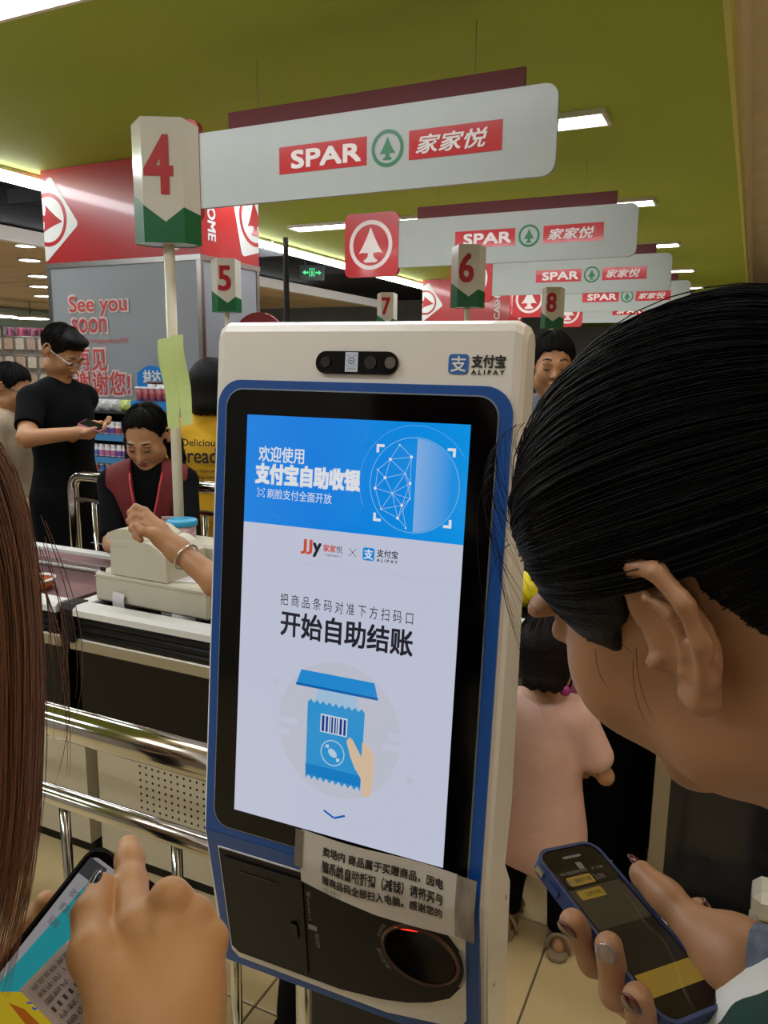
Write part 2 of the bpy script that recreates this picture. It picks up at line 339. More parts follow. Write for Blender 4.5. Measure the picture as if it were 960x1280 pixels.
# ---------------------------------------------------------------- clad columns
grey_pan = M('grey_slate_panel', '9298a0', 0.38, var=0.05, scale=3)
lett_red = M('coral_lettering', 'c04a4a', 0.5, var=0.03)
lett_halo = M('pale_lettering_outline', 'd9c6c6', 0.5, var=0.02)
white_v = M('white_vinyl_print', 'd9dcdc', 0.4, var=0.02)
def column(Y0, label, words, full=True):
    t = thing('clad_column', label, 'column', (-4.255, Y0+0.355, 0), 0, 'clad columns')
    X0, X1, D = -0.735, 0.735, 0.355
    box('core', X0+.02, X1-.02, -D+.02, D-.02, 0, 3.0, grey_pan, t)
    rb = MB().box(X0, X1, -D, D, 2.32, 2.995).build('red_fascia', M('red_column_vinyl', 'ae2c2e', 0.3, var=0.06, scale=2, coat=0.4), t)
    box('grey_panel', X0+.035, X1-.035, -D+0.004, -D+.02, 0.0, 2.29, grey_pan, t)
    box('grey_panel', X1-.02, X1-.004, -D+.04, D-.04, 0.0, 2.29, grey_pan, t)
    tr = MB().box(X0-.005, X1+.005, -D-.006, D+.006, 2.285, 2.322)
    tr.build('top_trim', alu, t)
    for x in (X0, X1-.035): box('corner_trim', x, x+.037, -D-.002, -D+.035, 0, 2.285, alu, t)
    box('corner_trim', X1-.02, X1+.002, D-.035, D, 0, 2.285, alu, t)
    fr = XZ(-D-0.002)
    # diamond emblem cut by the left edge
    dm = MB(); cx, cz = X0+0.05, 2.64
    P = []
    for (x, y) in rrect(-1, 1, -1, 1, .16, 4): P.append((x, y))
    q = clip(xf(P, cx, cz, 0.225, math.radians(36)), 1, 0, -X0-.001)
    dm.flat(q, fr); dm.build('emblem_diamond', white_v, rb)
    e = MB(); fr2 = XZ(-D-0.003); ring_clip(e, fr2, cx, cz, .165, .195, (1, 0, -X0-.001)); tri_tree(e, fr2, cx+.02, cz, .2, math.radians(-100), (1, 0, -X0-.001)); e.build('emblem_tree', spar_red, rb)
    def up(u, v, d=0): return Vector((X1-0.16-(v), -D-.002, 2.36+u))    # reads upward
    text('cashier_lettering', 'CASHIER', 0.0, 0.55, 0, 0.09, white_v, rb, fr=up, bold=0.03, lift=.0004)
    # right-hand face (+X): reads downward, diamond at the far edge
    frx = lambda u, v, d=0: Vector((X1+0.002+d, u, v))
    cy = D-0.05
    P2 = clip(xf(P, cy, 2.66, 0.24, math.radians(15)), -1, 0, D-.001)
    MB().flat(P2, frx).build('emblem_diamond', white_v, rb)
    frx2 = lambda u, v, d=0: Vector((X1+0.003, u, v))
    e = MB(); ring_clip(e, frx2, cy, 2.66, .17, .2, (-1, 0, D-.001)); tri_tree(e, frx2, cy, 2.66, .2, 0.1, (-1, 0, D-.001)); e.build('emblem_tree', spar_red, rb)
    dn = lambda u, v, d=0: Vector((X1+0.002, -D+0.09+v, 2.95-u))
    text('welcome_lettering', 'WELCOME', 0.0, 0.52, 0, 0.085, white_v, rb, fr=dn, bold=0.04, lift=.0004)
    if words:
        L = [('See you', (88, 158), (371, 396)), ('soon', (91, 133), (399, 416)), ('再见', (95, 133), (437, 463)), ('谢谢您!', (96, 162), (464, 492))]
        for s, (xa, xb), (ya, yb) in L:
            a = ony((xa), yb, Y0); b = ony(xb, ya+(xa-xb)*0.06, Y0); o = t.location
            z0, z1 = a.z, ony(xa, ya, Y0).z
            text('lettering_outline', s, a.x-o.x-.008, b.x-o.x+.008, z0-.008, z1+.008, lett_halo, t, y=-D-.001, bold=0.055, lift=.0003)
            text('lettering', s, a.x-o.x, b.x-o.x, z0, z1, lett_red, t, y=-D-.0035, bold=0.014, lift=.0003)
        a = ony(97, 431, Y0); b = ony(160, 424, Y0); o = t.location
        text('small_lettering', 'thank you for shopping with us at SPAR', a.x-o.x, b.x-o.x, a.z, a.z+.05, lett_red, t, y=-D-.001)
    return t
column(4.47, 'red and grey clad column reading See you soon behind the cashier', True)
column(12.0, 'distant red topped clad column behind the number 7 lane sign', False)
# ---------------------------------------------------------------- hanging banners over the lanes
sp_white = M('white_lettering', 'd8cfcb', 0.45, var=0.02)
band_m = M('red_logo_band', 'b3242c', 0.2, var=0.05, scale=5, coat=0.6)
bn = [('nearest', 3.3), ('second', 5.7), ('third', 8.1), ('fourth', 10.5), ('fifth', 12.9)]
for i, (w, Y) in enumerate(bn):
    t = thing('hanging_banner', ['large white hanging banner nearest the camera, behind the number 4 sign', 'white hanging banner with red emblem square left of its lettering, above the number 6 sign', 'third white hanging banner, above the number 8 sign', 'fourth white hanging banner, partly behind the black haired woman', 'farthest small white hanging banner'][i], 'banner', (-1.68, Y, 2.51), 0, 'hanging lane banners')
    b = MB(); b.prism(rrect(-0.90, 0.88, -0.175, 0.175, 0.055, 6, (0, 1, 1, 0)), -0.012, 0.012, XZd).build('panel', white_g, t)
    MB().box(-0.77, 0.72, 0.06, 0.075, 0.02, 0.275).build('red_back_panel', red_dark, t)
    sq = MB().prism(rrect(-1.36 if i else -1.30, -0.895, -0.235, 0.245, 0.05, 6), -0.02, 0.02, XZd).build('emblem_square', spar_red, t)
    e = MB(); fr = XZ(-0.0215); e.ring(-1.13, 0.005, 0.155, 0.187, fr); tri_tree(e, fr, -1.13, 0.0, 0.21); e.build('tree_emblem', sp_white, sq)
    y = -0.0135
    # lettering bands: sizes read off the second banner
    for nm, s, x0, x1, tx0, tx1, sh in (('SPAR', 'SPAR', -0.43, 0.03, -0.36, 0.0, 0.0), ('CN', '家家悦', 0.235, 0.655, 0.27, 0.59, 0.25)):
        bd = MB().flat([(x0, -0.058), (x1, -0.058), (x1, 0.062), (x0, 0.062)], XZ(y)).build('red_band', band_m, t)
        text('band_lettering', s, tx0, tx1, -0.036, 0.038, sp_white, bd, y=y-.0015, bold=0.02 if sh else 0.05, shear=sh, lift=.0003)
    e = MB(); fr = XZ(y); e.ring(0.132, 0.002, 0.062, 0.078, fr, 32); tri_tree(e, fr, 0.132, 0.0, 0.078); e.build('green_tree_emblem', green_g, t)
    for x in (-0.6, 0.5): MB().tube([(x, 0.067, 0.27), (x, 0.067, 0.488)], 0.0015, 6).build('suspension_wire', duct, t)
# ---------------------------------------------------------------- illuminated lane number signs on poles
box_w = M('white_lightbox_acrylic', 'dcdad2', 0.12, var=0.02, coat=0.6)
pole_m = M('cream_painted_pole', 'ddd6c2', 0.4, var=0.03)
num_red = M('red_numeral_vinyl', 'b81f2a', 0.4, var=0.03)
def lane_sign(num, X, Y, zb, base, label, yaw=28, w=0.19, h=0.335):
    t = thing('lane_sign', label, 'sign', (X, Y, base), math.radians(yaw), 'numbered lane signs')
    a, c, d = w/2, w*0.30, 0.05
    foot = [(-a, 0), (-c, -d), (c, -d), (a, 0), (c, d), (-c, d)]
    z0, z1 = zb-base, zb-base+h
    V = [(x, y, z0) for x, y in foot] + [(x, y, z1-(0.012 if abs(x) > c+.001 else 0)) for x, y in foot]
    bx = MB().add(V, [tuple(range(6))[::-1], tuple(range(6, 12))] + [(i, (i+1) % 6, 6+(i+1) % 6, 6+i) for i in range(6)]).build('lightbox', box_w, t)
    # green zigzag skirt wrapped over the three front faces
    e = 1.012
    pr = [(-a*e, 0, .40), (-c*e, -d*e-.001, .30), (0.005, -d*e-.001, .165), (c*e, -d*e-.001, .285), (a*e, 0, .245)]
    V = []; f = []
    for (x, y, k) in pr: V += [(x, y, z0-.002), (x, y, z0+h*k)]
    for i in range(4): f.append((2*i, 2*i+2, 2*i+3, 2*i+1))
    pb = [(a*e, 0, .245), (c*e, d*e+.001, .285), (-0.005, d*e+.001, .165), (-c*e, d*e+.001, .30), (-a*e, 0, .40)]; n = len(V)
    for (x, y, k) in pb: V += [(x, y, z0-.002), (x, y, z0+h*k)]
    for i in range(4): f.append((n+2*i, n+2*i+2, n+2*i+3, n+2*i+1))
    MB().add(V, f).build('green_skirt', green_g, bx)
    text('numeral', num, -c*0.85, c*0.45, z0+h*0.40, z0+h*0.85, num_red, bx, y=-d-.0015, bold=0.03, lift=.0002)
    text('numeral', num, -c*0.45, c*0.85, z0+h*0.40, z0+h*0.85, num_red, bx, fr=lambda u, v, dd=0: Vector((-u, d+.0015, v)), bold=0.03, lift=.0002)
    MB().tube([(0, 0, 0.0), (0, 0, z0)], 0.0165, 16).build('pole', pole_m, t)
    MB().lathe([(0, 0.02), (0.022, 0.02), (0.025, 0.005), (0.025, 0.0), (0, 0)], seg=20).build('foot_plate', pole_m, t)
    return t
lane_sign('4', -1.653, 1.95, 1.920, 0.852, 'large number 4 lane sign on a cream pole beside the cashier', w=.198, h=.349)
lane_sign('6', -1.50, 4.27, 1.905, 0.852, 'number 6 lane sign above the kiosk, below the second banner', yaw=20)
lane_sign('8', -1.585, 6.67, 1.915, 0.852, 'small number 8 lane sign just left of the black haired head', yaw=14)
lane_sign('5', -3.18, 4.30, 1.915, 0.852, 'number 5 lane sign before the corner of the red column', yaw=36)
lane_sign('7', -3.20, 6.83, 1.935, 0.852, 'small distant number 7 lane sign above the kiosk top', yaw=26)
# ---------------------------------------------------------------- green exit sign
p = ony(390, 341, 10.2)
t = thing('exit_sign', 'green lit emergency exit sign hanging from the dark ceiling', 'sign', (p.x, p.y, p.z), math.radians(30))
box('case', -0.18, 0.18, -0.025, 0.025, -0.11, 0.11, M('exit_sign_case', '20302a', 0.4), t, 0.006)
gl = M('exit_green_glow', '0a3a22', 0.3, var=0, emit='46e08a', es=1.2)
fr = XZ(-0.027); m = MB()
for s in (-1, 1):
    m.flat([(s*0.05, -0.012), (s*0.10, -0.012), (s*0.10, 0.012), (s*0.05, 0.012)][::s], fr)
    m.flat([(s*0.095, -0.035), (s*0.14, 0.0), (s*0.095, 0.035)][::s], fr)
m.build('arrow', gl, t)
m = MB()
for q in ([(-.04, -.06), (-.03, -.06), (-.03, .06), (-.04, .06)], [(-.04, .05), (.04, .05), (.04, .06), (-.04, .06)], [(.03, -.06), (.04, -.06), (.04, .06), (.03, .06)], ell(0.0, 0.032, .010, .010, 12), [(-.012, -.012), (.012, -.012), (.014, .018), (-.014, .018)], [(-.02, -.055), (-.008, -.055), (.008, -.012), (-.006, -.012)], [(.012, -.055), (.022, -.055), (.012, -.012), (0, -.012)]):
    m.flat(q, fr)
m.build('running_figure', gl, t)
for xw in (-0.1, 0.1): MB().tube([(xw, 0, 0.10), (xw, 0, 4.1-p.z)], 0.006, 6).build('hanger', alu, t)
# ================================================================= SELF-CHECKOUT KIOSK
KO = Vector((-0.391, 0.7312, 1.2593))
_a, _b, _c = (math.radians(v) for v in (1.885, -5.013, 0.331))
KR = (Matrix.Rotation(_a, 3, 'Z') @ Matrix.Rotation(_b, 3, 'X') @ Matrix.Rotation(_c, 3, 'Y'))
kbase = Vector((-0.39, 0.86, 0.0))
kiosk = thing('self_checkout_kiosk', 'white and blue self checkout kiosk with a large portrait touch screen', 'kiosk', kbase)
def K(u, v, y=0.0): return KO + KR @ Vector((u, y, v)) - kbase              # panel coordinates -> kiosk coordinates
TL = math.radians(13.7)
def K2(u, w, y=0.0):                                                         # lower panel: w runs down from the crease
    return K(u, -0.275 - w*math.cos(TL) + y*math.sin(TL), w*math.sin(TL) + y*math.cos(TL))
def KF(y): return lambda u, v, d=0.0: K(u, v, y)
def KF2(y): return lambda u, v, d=0.0: K2(u, v, y)
kw = M('kiosk_white_enamel', 'e2ddd6', 0.32, var=0.02, coat=0.2)
kb = M('kiosk_blue_enamel', '114c9a', 0.35, var=0.03)
kk = M('kiosk_black_glass', '020203', 0.10, var=0, spec=0.3)
kmat = M('kiosk_black_plastic', '060607', 0.45, var=0.1, spec=0.25)
# white shell: side profile swept across the width, with rounded top corners
prof = [(0.0, 0.333), (0.004, 0.341), (0.012, 0.345), (0.034, 0.345), (0.040, 0.338), (0.090, -0.19), (0.078, -0.262), (0.112, -0.30), (0.139, -0.50), (0.055, -0.482), (0.0, -0.275)]
W = 0.184
xs = [(-W, 0.012), (-W+0.004, 0.004), (-W+0.012, 0.0), (W-0.012, 0.0), (W-0.004, 0.004), (W, 0.012)]
V = []; f = []; n = len(prof)
for (x, ins) in xs:
    for (y, z) in prof:
        zz = z - ins if z > 0.3 else z
        yy = y + (ins*0.5 if y < 0.02 else (-ins*0.3 if y > 0.03 and z < 0.3 and y > 0.07 else 0))
        V.append(K(x, zz, yy))
for i in range(len(xs)-1):
    for k in range(n):
        k2 = (k+1) % n; f.append((i*n+k, (i+1)*n+k, (i+1)*n+k2, i*n+k2))
f += [tuple(range(n)), tuple(range((len(xs)-1)*n, len(xs)*n))[::-1]]
MB().add(V, f).build('shell', kw, kiosk)
def slab(name, outer, mat, y0, y1, parent, P=K, inner=None):
    m = MB(); n = len(outer)
    if inner is None:
        m.add([P(u, v, y0) for u, v in outer] + [P(u, v, y1) for u, v in outer], [tuple(range(n))] + [(i, n+i, n+(i+1) % n, (i+1) % n) for i in range(n)])
    else:       # band between two outlines with the same number of points
        m.add([P(u, v, y0) for u, v in outer] + [P(u, v, y0) for u, v in inner] + [P(u, v, y1) for u, v in outer] + [P(u, v, y1) for u, v in inner],
              [q for i in range(n) for j in ((i+1) % n,) for q in ((i, j, n+j, n+i), (i, 2*n+i, 2*n+j, j), (n+i, n+j, 3*n+j, 3*n+i))])
    return m.build(name, mat, parent)
# blue frame (upper panel) and its continuation round the lower panel
out = rrect(-0.176, 0.176, -0.275, 0.278, 0.03, 8, (0, 0, 1, 1)); inn = rrect(-0.163, 0.161, -0.262, 0.267, 0.022, 8, (1, 1, 1, 1))
def resample(P, n):
    P = [Vector((a, b)) for a, b in P]; P.append(P[0]); L = [0]
    for i in range(1, len(P)): L.append(L[-1] + (P[i]-P[i-1]).length)
    o = []
    for k in range(n):
        s = L[-1]*k/n; i = max(j for j in range(len(L)-1) if L[j] <= s); t = (s-L[i])/max(L[i+1]-L[i], 1e-9); q = P[i].lerp(P[i+1], t); o.append((q.x, q.y))
    return o
slab('blue_frame', rrect(-0.176, 0.176, -0.275, 0.278, 0.03, 8, (0, 0, 1, 1)), kb, -0.003, 0.003, kiosk)
slab('bezel_edge', rrect(-0.1645, 0.1625, -0.2655, 0.2685, 0.022, 8), M('bezel_silver_edge', '9aa4b4', 0.3, 0.6, var=0.03), -0.0036, 0.0, kiosk)
bez = slab('screen_bezel', rrect(-0.163, 0.161, -0.264, 0.267, 0.021, 8), kk, -0.0045, 0.0, kiosk)
lp = slab('lower_blue_frame', [(-0.176, 0.0), (0.176, 0.0), (0.176, 0.21), (-0.172, 0.21)], kb, -0.003, 0.003, kiosk, K2)
# white and black inlays of the lower panel
wi = [(-0.160, 0.020), (0.161, 0.020), (0.161, 0.165), (0.154, 0.178), (0.140, 0.183), (0.06, 0.198), (-0.150, 0.196), (-0.160, 0.186)]
slab('lower_inlay', wi, kw, -0.0042, 0.0, kiosk, K2)
bi = [(-0.158, 0.022), (0.07, 0.022), (0.11, 0.030), (0.138, 0.043), (0.154, 0.064), (0.160, 0.088), (0.156, 0.115), (0.142, 0.138), (0.118, 0.155), (0.09, 0.168), (0.055, 0.178), (0.0, 0.186), (-0.148, 0.186), (-0.158, 0.178)]
low = slab('lower_black_panel', bi, kmat, -0.0055, 0.0, kiosk, K2)
# receipt door
slab('receipt_door', [(-0.150, 0.030), (-0.040, 0.030), (-0.044, 0.178), (-0.150, 0.176)], M('receipt_door_plastic', '040405', 0.38, var=0.1, spec=0.25), -0.0075, -0.0055, low, K2)
slab('door_latch', rrect(-0.062, -0.052, 0.10, 0.125, .003, 3), kk, -0.010, -0.0075, low, K2)
slab('receipt_slot', [(-0.13, 0.045), (-0.075, 0.045), (-0.075, 0.048), (-0.13, 0.048)], kk, -0.0082, -0.0075, low, K2)
pale = M('pale_grey_print', '8a8a8a', 0.6, var=0.02)
text('receipt_lettering', '◀凭\n条\n出\n口', -0.036, -0.030, -0.090, -0.044, pale, low, fr=lambda u, v, d=0: K2(u, -v, -0.0062))
MB().flat([(-0.038, 0.096), (-0.026, 0.096), (-0.026, 0.104), (-0.038, 0.104)], KF2(-0.0061)).build('printer_icon', pale, low)
text('receipt_lettering', 'RECEIPT', 0.108, 0.130, 0, 0.005, pale, low, fr=lambda u, v, d=0: K2(-0.029+v, u, -0.0062))
# scanner porthole
sx, sz, sr = 0.107, 0.088, 0.045
rg = MB()
P0 = ell(sx, sz, sr+.003, sr-.003, 40); P1 = ell(sx, sz, sr-.004, sr-.009, 40); nn = 40
rg.add([K2(u, v, -0.0055) for u, v in P0] + [K2(u, v, -0.0095) for u, v in ell(sx, sz, sr, sr-.006, 40)] + [K2(u, v, 0.03) for u, v in P1],
       [q for i in range(nn) for j in ((i+1) % nn,) for q in ((i, j, nn+j, nn+i), (nn+i, nn+j, 2*nn+j, 2*nn+i))])
rg.build('scanner_collar', M('scanner_bronze_ring', '6b5148', 0.35, 0.5, var=0.05), low, smooth=True)
slab('scanner_window', ell(sx, sz, sr-.003, sr-.008, 40), kk, -0.0068, -0.006, low, K2)
slab('scanner_light', [(0.078, 0.056), (0.088, 0.0515), (0.100, 0.0500), (0.107, 0.0515), (0.10, 0.0535), (0.09, 0.0555)], M('scanner_red_glow', 'ff3020', 0.4, var=0, emit='ff2a1c', es=1.6), -0.0078, -0.0072, low, K2)
m = MB(); m.ring(sx, sz, sr+.0075, sr+.0105, KF2(-0.0062), 16, math.radians(-28), math.radians(30)); m.build('scanner_arc_mark', pale, low)
def arc_fr(r, a0, sgn=1):      # text bent along the porthole's left side
    return lambda u, v, d=0: K2(sx + (r+v)*math.cos(a0 + sgn*u/r), sz + (r+v)*math.sin(a0 + sgn*u/r), -0.0062)
text('scanner_lettering', '▸商品扫描', 0, 0.030, 0, 0.006, pale, low, fr=arc_fr(sr+.004, math.radians(135), 1))
text('scanner_lettering', 'SCANNER', 0, 0.022, 0, 0.0045, pale, low, fr=arc_fr(sr+.004, math.radians(190), 1))
# camera bar, sticker, lenses
cb = slab('camera_bar', rrect(-0.049, 0.049, 0.287, 0.3115, 0.0122, 8), kk, -0.003, 0.002, kiosk)
for x, r_, c in ((-0.036, 0.006, '0a0a0c'), (0.018, 0.007, '0a0a0c'), (0.041, 0.0062, '5a564e')):
    slab('camera_lens', ell(x, 0.2995, r_, r_, 20), M('lens_'+c, c, 0.08, var=0, coat=1), -0.005, -0.003, cb)
stk = slab('sticker', [(-0.0125, 0.2895), (0.0025, 0.2895), (0.0025, 0.3105), (-0.0125, 0.3105)], M('sticker_paper', 'c4ccd8', 0.5, var=0.02), -0.0036, -0.003, cb)
bl = M('print_blue', '3b5fa8', 0.5, var=0)
m = MB(); m.ring(-0.005, 0.3015, 0.003, 0.004, KF(-0.0038), 20); m.flat([(-0.0068, 0.3008), (-0.0032, 0.3008), (-0.0032, 0.3018), (-0.0068, 0.3018)], KF(-0.0038))
for sx_, sz_ in ((-1, -1), (1, -1), (1, 1), (-1, 1)):
    m.flat([(-0.005+sx_*0.0055, 0.3015+sz_*0.0055), (-0.005+sx_*0.003, 0.3015+sz_*0.0055), (-0.005+sx_*0.003, 0.3015+sz_*0.0049), (-0.005+sx_*0.0055, 0.3015+sz_*0.0049)], KF(-0.0038))
m.build('face_icon', bl, stk); text('sticker_lettering', '人脸识别', -0.0105, 0.0005, 0.2915, 0.2938, bl, stk, fr=KF(-0.0038))
# brand mark on the white head
blue_l = M('logo_blue_print', '2a66b4', 0.45, var=0); ink = M('black_print', '1a1a1c', 0.55, var=0); wht = M('logo_white_print', 'e6e6e6', 0.5, var=0)
lg = MB().flat(rrect(0.1045, 0.1262, 0.2895, 0.3098, 0.004, 4), KF(-0.0008)).build('logo_square', blue_l, kiosk)
text('logo_glyph', '支', 0.1075, 0.1235, 0.292, 0.3075, wht, lg, fr=KF(-0.0012), bold=0.02)
text('logo_lettering', '支付宝', 0.1295, 0.1645, 0.2965, 0.3090, ink, kiosk, fr=KF(-0.0008), bold=0.03)
text('logo_lettering', 'A L I P A Y', 0.1295, 0.1640, 0.2895, 0.2940, ink, kiosk, fr=KF(-0.0008), bold=0.05)
# ---------------------------------------------------------------- the lit screen
SB = 0.70
def em(name, c, k=1.0): return M('screen_'+name, '000000', 0.12, var=0, emit=c, es=SB*k)
scr = MB().flat([(-0.134, -0.2385), (0.134, -0.2385), (0.134, 0.1145), (-0.134, 0.1145)], KF(-0.0050)).build('screen', em('white', 'd9def4'), kiosk)
def ban_mat():
    m = bpy.data.materials.new('screen_banner_gradient'); m.use_nodes = True; nt = m.node_tree; N = nt.nodes; L = nt.links; b = N['Principled BSDF']
    tc = N.new('ShaderNodeTexCoord'); sp = N.new('ShaderNodeSeparateXYZ'); L.new(tc.outputs['Generated'], sp.inputs[0])
    r = N.new('ShaderNodeValToRGB'); e = r.color_ramp.elements; e[0].color = (*lin('1f8df0'), 1); e[1].color = (*lin('0e9cf4'), 1); q = e.new(0.35); q.color = (*lin('0486ee'), 1)
    L.new(sp.outputs['X'], r.inputs[0]); b.inputs['Base Color'].default_value = (0, 0, 0, 1); b.inputs['Roughness'].default_value = 0.12
    L.new(r.outputs[0], b.inputs['Emission Color']); b.inputs['Emission Strength'].default_value = SB*1.15
    return m
ban = MB().flat([(-0.134, 0.1145), (0.134, 0.1145), (0.134, 0.2385), (-0.134, 0.2385)], KF(-0.0050)).build('screen_banner', ban_mat(), kiosk)
Y1, Y2, Y3, Y4 = -0.0053, -0.0056, -0.0059, -0.0062
ew = em('lettering_white', 'f4f8ff', 1.05); eg = em('pale_line', '8fd0fb'); ed = em('dark_ink', '2c2b36'); 
text('welcome_line', '欢迎使用', -0.1165, -0.0575, 0.186, 0.2035, ew, ban, fr=KF(Y1), bold=0.012)
text('title_line', '支付宝自助收银', -0.1195, 0.0125, 0.161, 0.1835, ew, ban, fr=KF(Y1), bold=0.05)
text('subtitle_line', '刷脸支付全面开放', -0.1035, -0.0205, 0.144, 0.1555, ew, ban, fr=KF(Y1))
m = MB(); cx, cz = -0.112, 0.150
for a, b in ((-1, -1), (1, -1), (1, 1), (-1, 1)):
    m.flat([(cx+a*.005, cz+b*.005), (cx+a*.0025, cz+b*.005), (cx+a*.0025, cz+b*.0043), (cx+a*.005, cz+b*.0043)], KF(Y1)); m.flat([(cx+a*.005, cz+b*.005), (cx+a*.005, cz+b*.0025), (cx+a*.0043, cz+b*.0025), (cx+a*.0043, cz+b*.005)], KF(Y1))
m.ring(cx, cz, .0026, .0033, KF(Y1), 16); m.build('face_scan_icon', ew, ban)
# planet graphic
cx, cz, r = 0.0755, 0.172, 0.0505
m = MB(); m.ring(cx, cz, r-.0004, r+.0003, KF(Y1), 60); m.ring(cx, cz, r+.0125, r+.0128, KF(Y1), 60, math.radians(32), math.radians(205)); m.build('globe_outline', eg, ban)
m = MB(); P = [(cx+.002, cz-r)] + [(cx+r*math.cos(t)*0.98, cz+r*math.sin(t)*0.98) for t in (math.radians(-88+176*k/30) for k in range(31))] + [(cx+.002, cz+r)]
def half_mat():
    m = bpy.data.materials.new('screen_globe_gradient'); m.use_nodes = True; nt = m.node_tree; N = nt.nodes; L = nt.links; b = N['Principled BSDF']
    tc = N.new('ShaderNodeTexCoord'); sp = N.new('ShaderNodeSeparateXYZ'); L.new(tc.outputs['Generated'], sp.inputs[0])
    r_ = N.new('ShaderNodeValToRGB'); e = r_.color_ramp.elements; e[0].color = (*lin('8cbcf6'), 1); e[0].position = 0.0; e[1].color = (*lin('0e9cf4'), 1); e[1].position = 0.85
    L.new(sp.outputs['X'], r_.inputs[0]); b.inputs['Base Color'].default_value = (0, 0, 0, 1); L.new(r_.outputs[0], b.inputs['Emission Color']); b.inputs['Emission Strength'].default_value = SB*1.1
    return m
m.flat(P, KF(Y1)).build('globe_half', half_mat(), ban)
rg_ = random.Random(11); nodes = [(cx-.028, cz+.026), (cx-.010, cz+.012), (cx-.033, cz+.006), (cx-.024, cz-.010), (cx-.012, cz-.022), (cx-.036, cz-.028), (cx-.004, cz+.030), (cx-.018, cz+.042), (cx-.044, cz-.006), (cx-.042, cz+.014), (cx-.016, cz-.036), (cx-.006, cz-.046), (cx-.004, cz+.002), (cx-.003, cz-.014)]
m = MB()
def seg2(m, a, b, w, fr):
    d = Vector((b[0]-a[0], b[1]-a[1])); d.normalize(); nx, nz = -d.y*w, d.x*w
    m.flat([(a[0]+nx, a[1]+nz), (a[0]-nx, a[1]-nz), (b[0]-nx, b[1]-nz), (b[0]+nx, b[1]+nz)], fr)
for i in range(len(nodes)):
    for j in range(i):
        if math.hypot(nodes[i][0]-nodes[j][0], nodes[i][1]-nodes[j][1]) < 0.029: seg2(m, nodes[i], nodes[j], 0.00022, KF(Y2))
m.build('network_lines', em('net', 'c8e6fd'), ban)
m = MB()
for i, p_ in enumerate(nodes): m.flat(ell(*p_, *( (.0017,)*2 if i % 2 == 0 else (.0009,)*2), 10), KF(Y3))
m.build('network_nodes', ew, ban)
m = MB()
for a, b in ((-1, -1), (1, -1), (1, 1), (-1, 1)):
    x, z = cx+a*.0445, cz+b*.0415
    m.flat([(x, z), (x-a*.009, z), (x-a*.009, z-b*.003), (x, z-b*.003)], KF(Y3)); m.flat([(x, z), (x, z-b*.009), (x-a*.003, z-b*.009), (x-a*.003, z)], KF(Y3))
tag(m.build('scan_brackets', ew, ban), kind='stuff')
m = MB(); m.ring(0.013, 0.222, .0055, .0065, KF(Y1), 20); m.ring(-0.093, 0.119, .006, .0075, KF(Y1), 20, 0, math.pi); m.build('faint_ring', em('faint', '2a9ff4'), ban)
# logo row
orange = em('coral', 'e2583c'); 
text('partner_mark', 'JJ', -0.0565, -0.0425, 0.0855, 0.1015, orange, scr, fr=KF(Y1), bold=0.03)
text('partner_mark', 'y', -0.0410, -0.0310, 0.0835, 0.0985, ed, scr, fr=KF(Y1), bold=0.04)
text('partner_lettering', '家家', -0.0280, -0.0125, 0.0905, 0.0985, orange, scr, fr=KF(Y1), bold=0.02)
text('partner_lettering', '悦', -0.0120, -0.0045, 0.0905, 0.0985, ed, scr, fr=KF(Y1))
text('partner_lettering', '— hypermart —', -0.0290, -0.0045, 0.0850, 0.0885, ed, scr, fr=KF(Y1))
m = MB(); seg2(m, (0.004, 0.0885), (0.0125, 0.0975), 0.0003, KF(Y1)); seg2(m, (0.0125, 0.0885), (0.004, 0.0975), 0.0003, KF(Y1)); m.build('times_mark', ed, scr)
ls = MB().flat(rrect(0.0205, 0.0345, 0.0862, 0.1005, 0.0026, 4), KF(Y1)).build('logo_square', em('logo', '1a9bf0'), scr)
text('logo_glyph', '支', 0.0222, 0.0328, 0.0880, 0.0988, ew, ls, fr=KF(Y2), bold=0.02)
text('logo_lettering', '支付宝', 0.0375, 0.0620, 0.0918, 0.1000, ed, scr, fr=KF(Y1), bold=0.015)
text('logo_lettering', 'A L I P A Y', 0.0375, 0.0620, 0.0866, 0.0898, ed, scr, fr=KF(Y1), bold=0.03)
MB().flat([(-0.13, 0.0735), (0.13, 0.0735), (0.13, 0.0741), (-0.13, 0.0741)], KF(Y1)).build('divider_line', em('divider', 'd3d6e4'), scr)
text('prompt_line', '把 商 品 条 码 对 准 下 方 扫 码 口', -0.0805, 0.0835, 0.0225, 0.0365, ed, scr, fr=KF(Y1))
text('headline', '开始自助结账', -0.0785, 0.0845, -0.0125, 0.0165, ed, scr, fr=KF(Y1), bold=0.022)
# illustration
eb = em('light_disc', 'd5d8e8'); MB().flat(ell(0.0, -0.112, 0.0765, 0.0790, 48), KF(Y1)).build('illustration_disc', eb, scr)
m = MB()
for x0, x1, z in ((-0.085, -0.050, -0.112), (-0.080, -0.060, -0.126), (0.056, 0.085, -0.118), (0.062, 0.09, -0.105)): m.flat(rrect(x0, x1, z-.004, z+.004, .0039, 4), KF(Y2))
tag(m.build('illustration_cloud', em('white', 'd9def4'), scr), kind='stuff')
MB().flat([(-0.027, -0.068), (0.022, -0.068), (0.030, -0.100), (-0.035, -0.100)], KF(Y2)).build('illustration_beam', em('beam', 'b4d8f6'), scr)
m = MB(); zz = []
n = 9
top = [(-0.039+0.072*k/(2*n), -0.083 + (0.0022 if k % 2 else -0.0022)) for k in range(2*n+1)]; bot = [(0.032-0.070*k/(2*n), -0.1735 + (0.0025 if k % 2 else -0.0025)) for k in range(2*n+1)]
